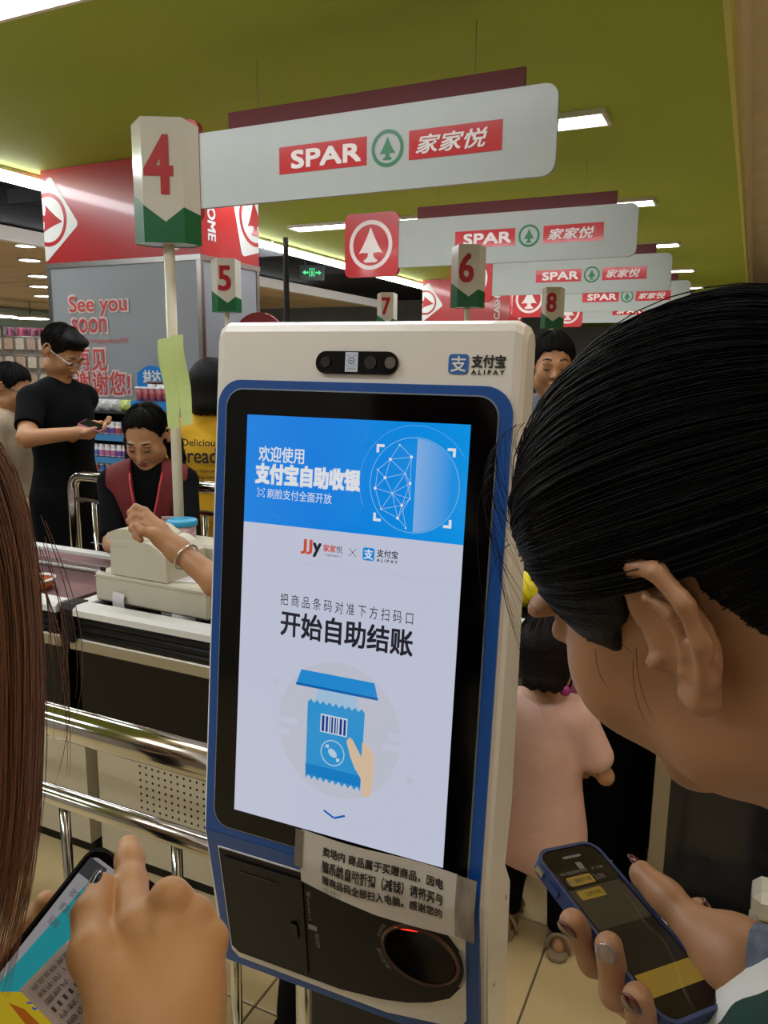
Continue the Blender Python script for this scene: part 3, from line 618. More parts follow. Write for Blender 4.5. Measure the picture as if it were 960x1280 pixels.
# packet built of vertical strips so that the zigzag edge stays clean
for k in range(2*n):
    m.flat([top[k], top[k+1], bot[2*n-k-1], bot[2*n-k]], KF(Y3))
m.build('illustration_packet', em('packet', '37a6ea'), scr)
MB().flat([(-0.0385, -0.158), (0.0325, -0.158), (0.032, -0.171), (-0.038, -0.171)], KF(Y4)).build('packet_seal', em('seal', '1f8ede'), scr)
MB().flat([(-0.055, -0.0665), (0.048, -0.0665), (0.043, -0.0485), (-0.049, -0.0485)], KF(Y4)).build('illustration_counter', em('counter', '2a9cec'), scr)
MB().flat([(-0.055, -0.0675), (0.048, -0.0675), (0.048, -0.0645), (-0.055, -0.0645)], KF(Y4-.0002)).build('counter_edge', em('counter_edge', '0f6fc4'), scr)
MB().flat([(-0.0215, -0.117), (0.0125, -0.117), (0.0125, -0.0955), (-0.0215, -0.0955)], KF(Y4)).build('barcode_label', em('label', 'd7ecfb'), scr)
m = MB()
for x, w in ((-0.0195, .0032), (-0.0145, .0028), (-0.0098, .0010), (-0.0075, .0022), (-0.0035, .0018), (-0.0005, .0012), (0.0030, .0030), (0.0080, .0028)): m.flat([(x, -0.1155), (x+w, -0.1155), (x+w, -0.0972), (x, -0.0972)], KF(Y4-.0003))
m.build('barcode_bars', em('bars', '14349a'), scr)
m = MB(); m.ring(-0.0045, -0.139, .0140, .0152, KF(Y4), 32)
m.flat(ell(-0.0045, -0.139, .0062, .0042, 16, -0.6), KF(Y4)); m.flat([(-0.0095, -0.1345), (-0.0145, -0.1335), (-0.0125, -0.1300), (-0.0095, -0.130)], KF(Y4)); m.flat([(0.0005, -0.1435), (0.0055, -0.1445), (0.0035, -0.148), (0.0005, -0.148)], KF(Y4))
m.build('candy_icon', em('candyline', 'cbe8fb'), scr)
skin_e = em('hand', 'f0d3b4')
m = MB(); m.flat([(0.0125, -0.121), (0.016, -0.116), (0.020, -0.118), (0.032, -0.136), (0.032, -0.160), (0.024, -0.150), (0.018, -0.138)], KF(Y4-.0004)); m.flat([(0.032, -0.118), (0.0415, -0.122), (0.0475, -0.133), (0.047, -0.160), (0.0455, -0.178), (0.035, -0.182), (0.032, -0.160)], KF(Y4-.0004)); m.build('illustration_hand', skin_e, scr)
m = MB(); seg2(m, (-0.0125, -0.2095), (0.001, -0.2155), 0.0012, KF(Y1)); seg2(m, (0.001, -0.2155), (0.0145, -0.2095), 0.0012, KF(Y1)); m.build('down_chevron', em('chev', '1668c8'), scr)
m = MB(); m.flat(ell(-0.082, -0.070, .0045, .0045, 16), KF(Y1)); m.flat(ell(0.090, -0.150, .0045, .0045, 16), KF(Y1)); m.flat(ell(0.045, -0.217, .0018, .0018, 12), KF(Y1)); tag(m.build('illustration_dot', eb, scr), kind='stuff')
# ---------------------------------------------------------------- taped paper notice across the crease
paper = M('white_paper', 'c9c2b8', 0.7, var=0.05, scale=14, bump=0.05, bscale=25)
nt_ = thing('paper_notice', 'curling white paper notice taped across the bottom of the kiosk screen', 'notice', kbase)
def NP(u, s, off=0.0):        # s: distance down the sheet from its top edge; the sheet bends over the crease and lifts a little
    v = -0.2375 - s
    lift = 0.0105 + 0.0025*math.sin(u*38+0.6) + 0.008*(s/0.075)**2*(0.6+0.4*math.sin(u*30))
    if v > -0.275: q = K(u, v, -lift-off)
    else: q = K2(u, -0.275-v, -lift-off)
    return q
def sheet(u0, u1, smax, nu=36, ns=10):
    V = []; f = []
    for i in range(nu+1):
        u = u0 + (u1-u0)*i/nu
        for k in range(ns+1): V.append(NP(u, smax(u)*k/ns))
    for i in range(nu):
        for k in range(ns): a = i*(ns+1)+k; f.append((a, a+1, a+ns+2, a+ns+1))
    return V, f
sm = lambda u: 0.062 + 0.012*min(1, max(0, (u+0.04)/0.10)) - 0.003*math.sin(u*40)
V, f = sheet(-0.039, 0.153, sm)
MB().add(V, f).build('sheet', paper, nt_, smooth=True)
V, f = sheet(0.152, 0.1745, lambda u: 0.072, 6, 8); V = [v + KR @ Vector((0, -0.0012, 0)) for v in V]
MB().add(V, f).build('tape_strip', M('smudged_clear_tape', '8d8378', 0.25, var=0.45, scale=60, stretch=(1, 1, 0.25)), nt_, smooth=True)
V, f = sheet(-0.046, -0.036, lambda u: 0.045, 3, 8); V = [v + KR @ Vector((0, -0.0012, 0)) for v in V]
MB().add(V, f).build('tape_strip', M('clear_tape', '6d675f', 0.2, var=0.1), nt_, smooth=True)
lines = [('卖场内 商品属于买赠商品，因电', -0.008, 0.137, 0.011, 0.0225), ('脑系统自动折扣（减钱）请将买与', -0.008, 0.137, 0.0275, 0.0390), ('赠商品码全部扫入电脑。感谢您的', -0.008, 0.137, 0.0435, 0.0550)]
for s, a, b, s0, s1 in lines:
    text('notice_lettering', s, a, b, -s1, -s0, ink, nt_, fr=lambda u, v, d=0: NP(u, -v, 0.0007), bold=0.018)
text('notice_lettering', '合作！', -0.008, 0.016, -0.0665, -0.0580, M('faded_print', '8f8a84', 0.6, var=0), nt_, fr=lambda u, v, d=0: NP(u, -v, 0.0007))
# ---------------------------------------------------------------- pedestal, antenna, screws
pd = M('pedestal_black', '0c0c0d', 0.5, var=0.1)
MB().box(-0.13, 0.06, 0.0, 0.13, 0.0, 0.80, None, 0.008).build('pedestal', pd, kiosk)
MB().box(-0.20, 0.12, -0.04, 0.2, 0.0, 0.015, None, 0.004).build('base_plate', pd, kiosk)
a = ony(357, 297, 0.88) - kbase; b = Vector((a.x+.001, a.y, a.z-0.16))
MB().tube([b, b.lerp(a, .25), b.lerp(a, .9), a], [0.0052, 0.0042, 0.0034, 0.0034], 12).build('antenna', M('antenna_rubber', '0a0a0b', 0.5), kiosk)
MB().box(b.x-.03, b.x+.03, b.y-0.06, b.y+.02, b.z-.05, b.z+.004, None, 0.004).build('router_box', kmat, kiosk)
for zz_, yy_ in ((-0.31, 0.09), (-0.40, 0.06)):
    mm = Matrix.Translation(K(W, zz_, yy_)) @ KR.to_4x4() @ Matrix.Rotation(math.pi/2, 4, 'Y')
    MB().lathe([(0.0, 0.0016), (0.003, 0.001), (0.003, -0.001)], seg=12, mat=mm).build('side_screw', alu, kiosk)
# ================================================================= CHECKOUT COUNTERS
beige_m = M('beige_powder_coat', 'c2b89f', 0.5, var=0.03)
blackp = M('counter_black_panel', '050506', 0.38, var=0.1, spec=0.25)
bump_m = M('black_rubber_bumper', '08080a', 0.5, var=0.1, spec=0.25)
edge_w = M('white_counter_edge', 'd6d6d2', 0.4, var=0.02)
silver = M('silver_counter_strip', 'a8a294', 0.35, 0.7, var=0.04)
steel = M('counter_steel_top', '6f6f70', 0.3, 0.8, var=0.08, scale=8)
def counter(label, X0, X1, Y0, belt=False, group='checkout counters'):
    t = thing('checkout_counter', label, 'counter', ((X0+X1)/2, Y0+0.27, 0), 0, group)
    x0, x1, y0 = X0-(X0+X1)/2, X1-(X0+X1)/2, -0.27
    cab = box('cabinet', x0+.02, x1-.01, y0+.085, 0.26, 0.06, 0.50, beige_m, t)
    box('plinth', x0+.05, x1-.03, y0+.12, 0.24, 0.0, 0.06, blackp, t)
    box('front_panel', x0+.03, x1, y0+.03, 0.26, 0.50, 0.742, blackp, t)
    box('silver_strip', x0+.015, x1, y0+.008, y0+.035, 0.742, 0.780, silver, t, 0.004)
    rb = MB()
    for z in (0.791, 0.8125, 0.834): rb.tube([(x0+.02, y0+.018, z), (x1, y0+.018, z)], 0.0125, 10)
    rb.box(x0+.01, x1, y0+.018, y0+.05, 0.78, 0.85).build('ridged_bumper', bump_m, t)
    P = [(y0, 0.850), (y0, 0.868), (y0+.012, 0.878), (y0+.055, 0.878), (y0+.055, 0.850)]
    MB().prism(P, x0+.045, x1, lambda a, b, d: Vector((d, a, b))).build('white_edge', edge_w, t)
    MB().prism(P[:1]+[(y0-.004, 0.868), (y0+.010, 0.881), (y0+.06, 0.881), (y0+.06, 0.770), (y0-.004, 0.770)], x0, x0+.047, lambda a, b, d: Vector((d, a, b))).build('corner_cap', bump_m, t)
    box('back_edge', x0, x1, 0.24, 0.275, 0.80, 0.878, edge_w, t, 0.005)
    if belt:
        box('conveyor_belt', x0+.03, x1-.03, y0+.057, 0.235, 0.74, 0.862, M('worn_brown_belt', '6b4a48', 0.55, var=0.3, scale=9), t)
    else:
        box('steel_top', x0, x1, y0+.056, 0.239, 0.742, 0.852, steel, t)
        box('side_rail', x0, x0+.05, y0+.06, 0.24, 0.852, 0.872, edge_w, t, 0.004)
        v = MB()
        for i in range(14):
            for k in range(12):
                cx, cz = x0+.19+i*.0235, 0.20+k*.0225
                v.flat(ell(cx, cz, .0042, .0042, 8), XZ(y0+.0845))
        tag(v.build('vent_holes', M('vent_black', '080808', 0.9, var=0), cab), kind='stuff')
    return t
counter('black fronted register counter with vented beige base beside the kiosk', -1.745, -0.78, 1.535)
counter('brown conveyor belt counter at the far left, joined to the register counter', -3.5, -1.765, 1.535, True)
# spare lanes behind
counter('black fronted counter carrying the sign six pole, second lane back', -1.745, -0.80, 3.95)
counter('black fronted counter carrying the sign eight pole, farthest right', -1.745, -0.80, 6.35)
counter('black fronted counter beside the column, carrying the sign five pole', -3.33, -2.5, 3.96)
counter('distant black fronted counter carrying the sign seven pole', -3.5, -2.6, 6.5)
# clear shield over the belt counter
gl_m = M('clear_shield_glass', '9fb4b0', 0.06, var=0, alpha=0.28)
a, b, c = onz(56, 697, 0.90), onz(147, 716, 0.90), onz(128, 738, 0.90)
t = thing('glass_shield', 'slanted clear glass shield over the brown conveyor belt', 'shield', (a.x, a.y, 0.88))
MB().prism([(0, 0), (0.62, 0), (0.62, 0.10), (0.0, 0.17)], -0.004, 0.004, lambda u, v, d: Vector((u, 0.22+d-v*0.8, v*0.5+.002))).build('pane', gl_m, t)
MB().tube([(0, 0.22, 0.006), (0.62, 0.22, 0.006)], 0.006, 8).build('edge_rail', edge_w, t)
t.location = (-2.42, 1.66, 0.864)
# white mug-like dish and orange tag seen through the hair
p = onz(45, 735, 0.864)
t = thing('orange_tray', 'small orange plastic tray on the brown conveyor belt', 'tray', (p.x, p.y, 0.864))
MB().lathe([(0, 0.004), (0.045, 0.004), (0.055, 0.03), (0.058, 0.03), (0.047, 0.0), (0, 0)], seg=24).build('dish', M('orange_plastic', 'b8622e', 0.4, var=0.05), t)
MB().lathe([(0.052, 0.028), (0.061, 0.028), (0.061, 0.034), (0.052, 0.034), (0.052, 0.028)], seg=24).build('rim', white_p, t)
# ---------------------------------------------------------------- chrome guard rail in front of the counter
t = thing('guard_rail', 'polished chrome guard rail with two horizontal tubes left of the kiosk', 'railing', (-1.4, 1.0, 0))
MB().tube([(-0.95, 0, 0.872), (0.82, 0, 0.872)], 0.031, 24).build('top_tube', chrome, t)
MB().tube([(-0.95, 0, 0.710), (0.82, 0, 0.710)], 0.019, 20).build('lower_tube', chrome, t)
MB().tube([(-0.95, 0, 0.20), (0.82, 0, 0.20)], 0.012, 12).build('bottom_tube', M('dark_steel', '3a3836', 0.35, 0.8, var=0.05), t)
for x in (-0.93, 0.80): MB().tube([(x, 0, 0.0), (x, 0, 0.872)], 0.024, 16).build('post', chrome, t)
for x in (-0.60, 0.238, 0.519, 0.645): MB().tube([(x, 0, 0.2), (x, 0, 0.70)], 0.0105, 12).build('baluster', chrome, t)
for x in (-0.93, 0.80): MB().lathe([(0, 0.012), (0.05, 0.01), (0.055, 0.0), (0, 0)], (x, 0, 0), 20).build('floor_flange', chrome, t)
# bent tube rail behind the cashier
Y = 2.46
a = ony(86, 592, Y); b = ony(92, 690, Y); c = ony(262, 607, Y); d = ony(115, 626, Y)
t = thing('lane_barrier', 'bent steel tube barrier behind the cashier', 'railing', (a.x, Y, 0))
zt = a.z-0.005; zm = d.z
pts = [(0.02, 0, 0)] + [(0.02, 0, zt-.10)] + [(0.02+.06*(1-math.cos(k*math.pi/8)), 0, zt-.06+.06*math.sin(k*math.pi/8)) for k in range(5)] + [(1.15, 0, zt)]
MB().tube(pts, 0.024, 16).build('bent_frame', chrome, t)
MB().tube([(0.02, 0, zm), (1.15, 0, zm)], 0.012, 12).build('cross_bar', chrome, t)
for k in range(4): MB().tube([(0.14+k*.3, 0, 0.05), (0.14+k*.3, 0, zm)], 0.011, 10).build('baluster', chrome, t)
MB().tube([(1.15, 0, 0), (1.15, 0, zt)], 0.022, 14).build('end_post', chrome, t)
# ---------------------------------------------------------------- register
reg = M('register_beige_plastic', 'c6c0ae', 0.45, var=0.02, bump=0.03, bscale=400)
reg2 = M('register_grey_plastic', 'aaa595', 0.45, var=0.02)
cz_ = 0.852
t = thing('cash_drawer', 'beige cash drawer box standing on the register counter', 'cash drawer', (-1.70, 1.625, cz_), math.radians(-1.5))
box('case', 0, 0.42, 0, 0.185, 0.022, 0.108, reg, t, 0.006)
for x in (0.03, 0.38):
    for y in (0.02, 0.165): MB().lathe([(0, 0.024), (0.012, 0.024), (0.014, 0.0), (0, 0)], (x, y, 0), 12).build('rubber_foot', blackp, t)
box('lid_seam', -0.001, 0.421, -0.001, 0.186, 0.094, 0.096, reg2, t)
t = thing('receipt_printer', 'beige receipt printer with curved lid on top of the cash drawer', 'printer', (-1.708, 1.625, cz_+0.109), math.radians(-1.5))
px_ = [(118, 400), (125, 635), (590, 705), (570, 520), (500, 440), (440, 400), (400, 390), (130, 372)]
P = []
for (u, v) in px_:
    q = ony(120+u/6.4, 620+v/6.4, 1.625); P.append((q.x+1.708, q.z-(cz_+0.109)))
z_sh = min(p_[1] for p_ in P); P = [(u, v-z_sh+.001 if v-z_sh > .002 else 0.001) for u, v in P]
P[2] = (P[2][0], 0.001); P[1] = (P[1][0], 0.001)
MB().prism(P, 0.0, 0.165, lambda a, b, d: Vector((a, d, b))).build('case', reg, t)
zt = max(v for u, v in P); xr = max(u for u, v in P)
lid = [(0.045, zt-.006), (0.06, zt+.012), (0.09, zt+.024), (0.13, zt+.03), (0.17, zt+.024), (0.205, zt+.004), (0.235, zt-.035), (xr-.012, zt-.075), (0.2, zt-.03)]
MB().prism(lid, 0.010, 0.155, lambda a, b, d: Vector((a, d, b))).build('lid', reg, t)
box('seam', 0.004, 0.14, -0.001, 0.0, zt-.022, zt-.0205, reg2, t)
box('port', 0.035, 0.052, -0.001, 0.004, 0.004, 0.016, M('port_black', '0c0c0c', 0.6), t)
t = thing('pos_terminal', 'beige terminal box with slotted top behind the receipt printer', 'terminal', (-1.605, 1.815, cz_))
box('case', 0, 0.38, 0, 0.112, 0.0, 0.175, reg, t, 0.008)
box('slot', 0.17, 0.25, 0.035, 0.08, 0.1745, 0.1765, M('slot_brown', '6e6452', 0.6), t)
box('keypad', 0.28, 0.36, -0.003, 0.001, 0.11, 0.135, blackp, t)
# jar with blue lid
p = ony(228, 662, 1.83)
t = thing('candy_jar', 'small round tub with sky blue lid beside the lane sign pole', 'jar', (-1.475+.035, 1.85, cz_+.177))
t.location = (ony(228, 662, 1.868).x, 1.868, cz_+0.177)
MB().lathe([(0, 0), (0.039, 0), (0.042, 0.006), (0.042, 0.042), (0, 0.042)], seg=28).build('tub', M('pink_patterned_label', 'c9a9b4', 0.4, var=0.5, scale=55), t)
MB().lathe([(0.046, 0.040), (0.047, 0.044), (0.047, 0.054), (0.043, 0.058), (0, 0.058), ], seg=28).build('lid', M('sky_blue_lid', '2e9ccb', 0.3, var=0.03), t)
# loose receipts on the counter
pap = M('receipt_paper', 'd6d3d6', 0.6, var=0.04)
for i, (px0, py0, ang, lab) in enumerate(((214, 774, 8, 'white curled receipt roll lying on the counter edge'), (228, 779, 14, 'second white curled receipt beside the receipt roll'))):
    q = onz(px0, py0, cz_); t = thing('receipt_roll', lab, 'receipt', (q.x, q.y+.012, cz_+.0135), math.radians(ang), 'curled receipts')
    V = []; f = []; n = 26
    for k in range(n):
        th = k*0.36; r_ = 0.012 - 0.0002*k
        V += [(-0.035, r_*math.cos(th), r_*math.sin(th)), (0.035, r_*math.cos(th), r_*math.sin(th))]
    for k in range(n-1): f.append((2*k, 2*k+1, 2*k+3, 2*k+2))
    tag(MB().add(V, f).build('paper_coil', pap, t, smooth=True))
q = onz(172, 762, cz_)
m = MB(); V = []
for k in range(9): V += [(0.0, -0.004*math.sin(k*.4), 0.06-0.0075*k), (0.045, -0.002-0.004*math.sin(k*.5), 0.055-0.0070*k)]
m.add(V, [(2*k, 2*k+1, 2*k+3, 2*k+2) for k in range(8)])
o = tag(m.build('paper_slip', pap, smooth=True), 'small white paper slip hanging at the foot of the cash drawer', 'paper slip'); o.location = (-1.62, 1.615, cz_+.002)
o = tag(MB().box(-0.06, 0.05, -0.03, 0.03, 0, 0.002).build('card_slip', pap), 'white card lying on top of the cash drawer', 'paper slip'); o.location = (-1.385, 1.68, cz_+.109); o.rotation_euler = (0, 0, .3)
# lime green paper strips on the sign pole
lime = M('lime_green_paper', 'c3d68c', 0.6, var=0.06, scale=10)
for i, (pts_, lab) in enumerate(((((197, 425), (212, 422), (222, 470), (226, 535), (212, 535), (203, 480)), 'lime green paper strip hanging left of the sign pole'), (((212, 420), (229, 418), (235, 470), (243, 530), (230, 533), (219, 480)), 'lime green paper strip folded right of the sign pole'))):
    Y = 1.835 - i*0.012
    q = [ony(x, y, Y) for x, y in pts_]
    m = MB(); L = [q[0], q[5], q[4]]; R_ = [q[1], q[2], q[3]]; V = []; n = 8
    def pt(A, s):
        s *= 2; k = min(int(s), 1); return A[k].lerp(A[k+1], s-k)
    for k in range(n+1):
        for j in range(4):
            v = pt(L, k/n).lerp(pt(R_, k/n), j/3); v = v + Vector((0, -0.008*math.sin(j/3*math.pi)-0.006*math.sin(k), 0)); V.append(v)
    f = [(k*4+j, k*4+j+1, k*4+j+5, k*4+j+4) for k in range(n) for j in range(3)]
    tag(m.add(V, f).build('green_paper_strip', lime, smooth=True), lab, 'paper strip', 'lime green paper strips')
# ---------------------------------------------------------------- gum display rack in front of the column
rk_b = M('rack_blue', '3f7fb8', 0.4, var=0.04); rk_g = M('rack_green', '7fb83a', 0.4, var=0.04); rk_d = M('rack_dark_back', '1c1e22', 0.7, var=0.1)
RY = 4.12
t = thing('gum_rack', 'blue shelved display rack of gum bottles in front of the column', 'display rack', (-3.98, RY, 0))
rx0, rx1 = -0.60, 0.60
box('back_panel', rx0, rx1, 0.28, 0.30, 0, 1.26, rk_d, t)
for x in (rx0, rx1-.02): box('side_panel', x, x+.02, 0, 0.28, 0, 1.25, rk_d, t)
shelf = []
for k, y_px in enumerate((542, 570, 589, 619, 645, 668, 690)):
    z = ony(120, y_px, RY).z; shelf.append(z)
    sh = box('shelf', rx0+.02, rx1-.02, 0.0, 0.28, z-.012, z-.0, rk_d, t)
    box('price_rail', rx0+.02, 0.20, -0.008, 0.0, z-.045, z-.002, rk_b, sh)
    box('price_rail', 0.21, rx1-.02, -0.008, 0.0, z-.045, z-.002, rk_g if k < 3 else rk_b, sh)
zt = ony(120, 514, RY).z; shelf.insert(0, zt); box('shelf', rx0+.02, rx1-.02, 0, 0.28, zt-.012, zt, rk_d, t)
bt_lab = [M('gum_label_pink', 'b06a98', 0.4, var=0.5, scale=60), M('gum_label_violet', '6a4a9a', 0.4, var=0.5, scale=60), M('gum_label_red', 'a0505a', 0.4, var=0.5, scale=60), M('gum_label_blue', '4a6ab0', 0.4, var=0.5, scale=60)]
bt_w = M('gum_bottle_white', 'd8d6dc', 0.3, var=0.02); cup_b = M('cup_brown', '5c3a34', 0.5, var=0.2)
protos = []
for k, lm in enumerate(bt_lab):
    b_ = MB().lathe([(0, 0), (0.022, 0), (0.024, 0.004), (0.024, 0.058), (0.019, 0.066), (0, 0.066)], seg=12).build('gum_bottle', bt_w)
    l_ = MB().lathe([(0.0245, 0.008), (0.0245, 0.045)], seg=12).build('label_wrap', lm, b_)
    c_ = MB().lathe([(0.020, 0.062), (0.022, 0.066), (0.022, 0.084), (0.018, 0.088), (0, 0.088)], seg=12).build('cap', bt_w, b_)
    protos.append((b_, [l_, c_])); 
used = [False]*4
rows = ['top gum row', 'upper gum row', 'middle gum row', 'lower gum row', 'fifth gum row', 'sixth gum row']
for r_ in range(1, 7):
    n = 20 if r_ < 5 else 8
    for i in range(n):
        k = (r_*7 + (i//3)) % 4
        if not used[k]: o = protos[k][0]; used[k] = True
        else:
            o = protos[k][0].copy(); COL.objects.link(o)
            for ch in protos[k][1]: c_ = ch.copy(); COL.objects.link(c_); c_.parent = o
        x = -3.98 + rx0 + 0.05 + i*0.0555; o.location = (x, RY+0.035, shelf[r_]); o.rotation_euler = (0, 0, random.uniform(0, 6))
        tag(o, 'white gum bottle with %s label standing in the %s of the rack' % (['pink', 'violet', 'red', 'blue'][k], rows[r_-1]), 'bottle', 'gum bottles in the %s' % rows[r_-1])
# crinkled clear bags on the top shelf
bag_m = M('clear_crinkled_film', 'b9bcbf', 0.15, var=0.5, scale=40, bump=0.6, bscale=60)
for i in range(6):
    m = MB(); V = []; f = []; n = 7
    for a in range(n):
        for b in range(n):
            u, v = a/(n-1)-.5, b/(n-1)-.5; h = 0.05*(1-(2*u)**2)*(1-(2*v)**2) + random.uniform(0, .006); V.append((u*.11, -h, v*.085+.0425))
    for a in range(n-1):
        for b in range(n-1): f.append((a*n+b, a*n+b+1, (a+1)*n+b+1, (a+1)*n+b))
    k = len(V); V += [(x, 0.035-y*0.3, z) for x, y, z in V]; f += [tuple(q+k for q in g[::-1]) for g in f]
    o = tag(m.add(V, f).build('candy_bag', bag_m if i < 5 else M('lime_candy_film', 'b7c46a', 0.2, var=0.5, scale=40, bump=0.4), smooth=True), 'shiny %s candy bag on the top shelf of the gum rack, %s from the left' % ('clear' if i < 5 else 'lime', ['first', 'second', 'third', 'fourth', 'fifth', 'sixth', 'seventh', 'eighth', 'ninth'][i]), 'candy bag', 'candy bags on the rack top')
    o.location = (-3.98+rx0+.085+i*.105, RY+.06, shelf[0])
# blue topper box with its sign and cups
p0, p1 = ony(162, 505, RY+.02), ony(208, 500, RY+.02)
t = thing('gum_topper', 'bright blue counter display with rounded sign on top of the gum rack', 'display', ((p0.x+p1.x)/2, RY+.13, 1.36))
tw = (p1.x-p0.x)/2; blu = M('topper_blue', '1b78c8', 0.4, var=0.03)
t.location.z = zt+0.10
box('tray', -tw, tw, -0.10, 0.12, -0.10, -0.02, blu, t); 
bx0, bx1 = ony(172, 480, RY+.20).x-t.location.x, ony(208, 480, RY+.20).x-t.location.x
P = [(bx0, -.02)] + [(bx0+(bx1-bx0)*k/12, 0.17+0.055*math.sin(math.pi*(k/12))) for k in range(13)] + [(bx1, -.02)]
sg = MB().prism(P, 0.07, 0.08, XZd).build('sign_board', blu, t)
text('sign_lettering', '益达', bx0+(bx1-bx0)*.22, bx0+(bx1-bx0)*.82, 0.105, 0.19, white_v, sg, y=0.068, bold=0.03, lift=.0003)
for i in range(5):
    o = thing('gum_cup', 'white gum cup with red print, %s in the blue counter display' % ['first', 'second', 'third', 'fourth', 'fifth'][i], 'cup', (t.location.x-tw+.05+i*(2*tw-.09)/4, RY+.075, zt+.08), 0, 'cups in the blue display')
    MB().lathe([(0, 0), (0.024, 0), (0.032, 0.085), (0, 0.085)], seg=14).build('cup_body', bt_lab[2], o); MB().lathe([(0.032, 0.083), (0.034, 0.083), (0.034, 0.098), (0, 0.098)], seg=14).build('cup_lid', bt_w, o)
for i in range(2):
    o = thing('gum_cup', 'brown lidded gum cup stacked %s behind the white cups' % ['left', 'right'][i], 'cup', (t.location.x-tw+.09+i*.085, RY+.155, zt+.08), 0, 'stacked brown cups')
    MB().lathe([(0, 0), (0.026, 0), (0.034, 0.12), (0, 0.12)], seg=14).build('cup_body', bt_w, o); MB().lathe([(0.034, 0.118), (0.037, 0.118), (0.037, 0.135), (0, 0.135)], seg=14).build('cup_lid', cup_b, o)
# dark red round standee by the column corner
p = ony(292, 432, 4.8)
t = thing('red_standee', 'dark red round topped advertising standee beside the column corner', 'standee', (-3.27, 4.8, 0))
P = [(-0.235, 0.0), (0.235, 0.0), (0.235, p.z)] + [(0.235*math.cos(k*math.pi/14), p.z+0.235*math.sin(k*math.pi/14)) for k in range(1, 14)] + [(-0.235, p.z)]
MB().prism(P, -0.012, 0.012, XZd).build('board', M('standee_red', '8c1a20', 0.35, var=0.08, scale=3), t)
box('foot', -0.22, 0.22, -0.12, 0.12, 0.0, 0.02, blackp, t)
# ---------------------------------------------------------------- far left pegboard rack, pink garments, gondolas
t = thing('pegboard_rack', 'white wire rack hung with rows of small packets, far left', 'display rack', (-6.7, 5.2, 0), math.radians(38))
c0 = atd(22, 470, 8.2); t.location = (c0.x, c0.y, 0)
box('back_grid', -0.45, 0.45, 0.02, 0.04, 0.2, 1.86, M('rack_grey', 'a39d94', 0.6, var=0.2, scale=20), t)
for x in (-0.44, 0.43): box('upright', x, x+.02, 0.0, 0.03, 0, 1.9, alu, t)
box('base', -0.45, 0.45, -0.25, 0.05, 0, 0.2, white_p, t)
pk = [M('packet_white', 'cfc6bc', 0.5, var=0.25, scale=60), M('packet_tan', 'bda590', 0.5, var=0.3, scale=60)]
for r_ in range(6):
    z = 1.78 - r_*0.19
    MB().tube([(-0.44, -0.02, z+.07), (0.44, -0.02, z+.07)], 0.006, 6).build('hook_bar', alu, t)
    for i in range(8):
        o = MB().prism([(-.04, -.06), (.04, -.06), (.04, .05), (.0, .062), (-.04, .05)], -0.03, 0.0, XZd).build('hanging_packet', pk[(i+r_) % 2])
        c = Matrix.Translation(t.location) @ Matrix.Rotation(math.radians(38), 4, 'Z'); o.matrix_world = c @ Matrix.Translation((-0.385+i*.11, -0.028, z))
        tag(o, 'small %s packet hanging in the %s row of the wire rack' % (['white', 'tan'][(i+r_) % 2], ['top', 'second', 'third', 'fourth', 'fifth', 'bottom'][r_]), 'packet', 'packets on the wire rack, row %s' % ['one', 'two', 'three', 'four', 'five', 'six'][r_])
pink = [M('pink_plastic', 'c98aa6', 0.5, var=0.3, scale=20), M('rose_plastic', 'd77a9a', 0.5, var=0.2, scale=20)]
c1 = atd(52, 455, 9.0)
t = thing('garment_rail', 'white rail of pink garments behind the wire rack', 'clothes rail', (c1.x, c1.y, 0), math.radians(38))
MB().tube([(-0.4, 0, 0), (-0.4, 0, 2.0), (0.4, 0, 2.0), (0.4, 0, 0)], 0.014, 8).build('frame', alu, t)
for i in range(6):
    m = MB(); V = []
    for k in range(7):
        z = 1.96 - k*.12; w = 0.05+.04*math.sin(k*.5)
        V += [(-.02, -w*2, z), (0.03*math.sin(k+i)+.02, 0, z), (-.02, w*2, z)]
    m.add(V, [(3*k+j, 3*k+j+1, 3*k+j+4, 3*k+j+3) for k in range(6) for j in range(2)])
    n = len(m.v); m.add([(x+.03, y, z) for x, y, z in m.v[:n]], [q[::-1] for q in m.f[:12]])
    o = m.build('pink_garment', pink[i % 2], smooth=True); o.matrix_world = Matrix.Translation(t.location) @ Matrix.Rotation(math.radians(38), 4, 'Z') @ Matrix.Translation((-0.32+i*.12, 0, 0.02))
    tag(o, '%s garment hanging %s on the white rail' % (['pale pink', 'rose'][i % 2], ['first', 'second', 'third', 'fourth', 'fifth', 'sixth'][i]), 'garment', 'garments on the rail')
gond = M('gondola_cream', 'b3aa9c', 0.6, var=0.3, scale=6)
for i, (x, y) in enumerate(((-9.5, 12.0), (-8.0, 15.5), (-11.5, 17.0))):
    t = thing('store_gondola', ['cream store gondola seen far behind the column', 'tall store gondola far behind the exit sign', 'most distant store gondola beyond the exit sign'][i], 'shelving', (x, y, 0), 0, 'distant gondolas')
    box('back_board', -1.8, 1.8, -0.03, 0.03, 0, 2.1, gond, t); box('header', -1.8, 1.8, -0.25, 0.25, 2.1, 2.3, white_p, t)
    for k in range(5): box('shelf', -1.8, 1.8, -0.4, 0.4, 0.1+k*.45, 0.13+k*.45, alu, t)
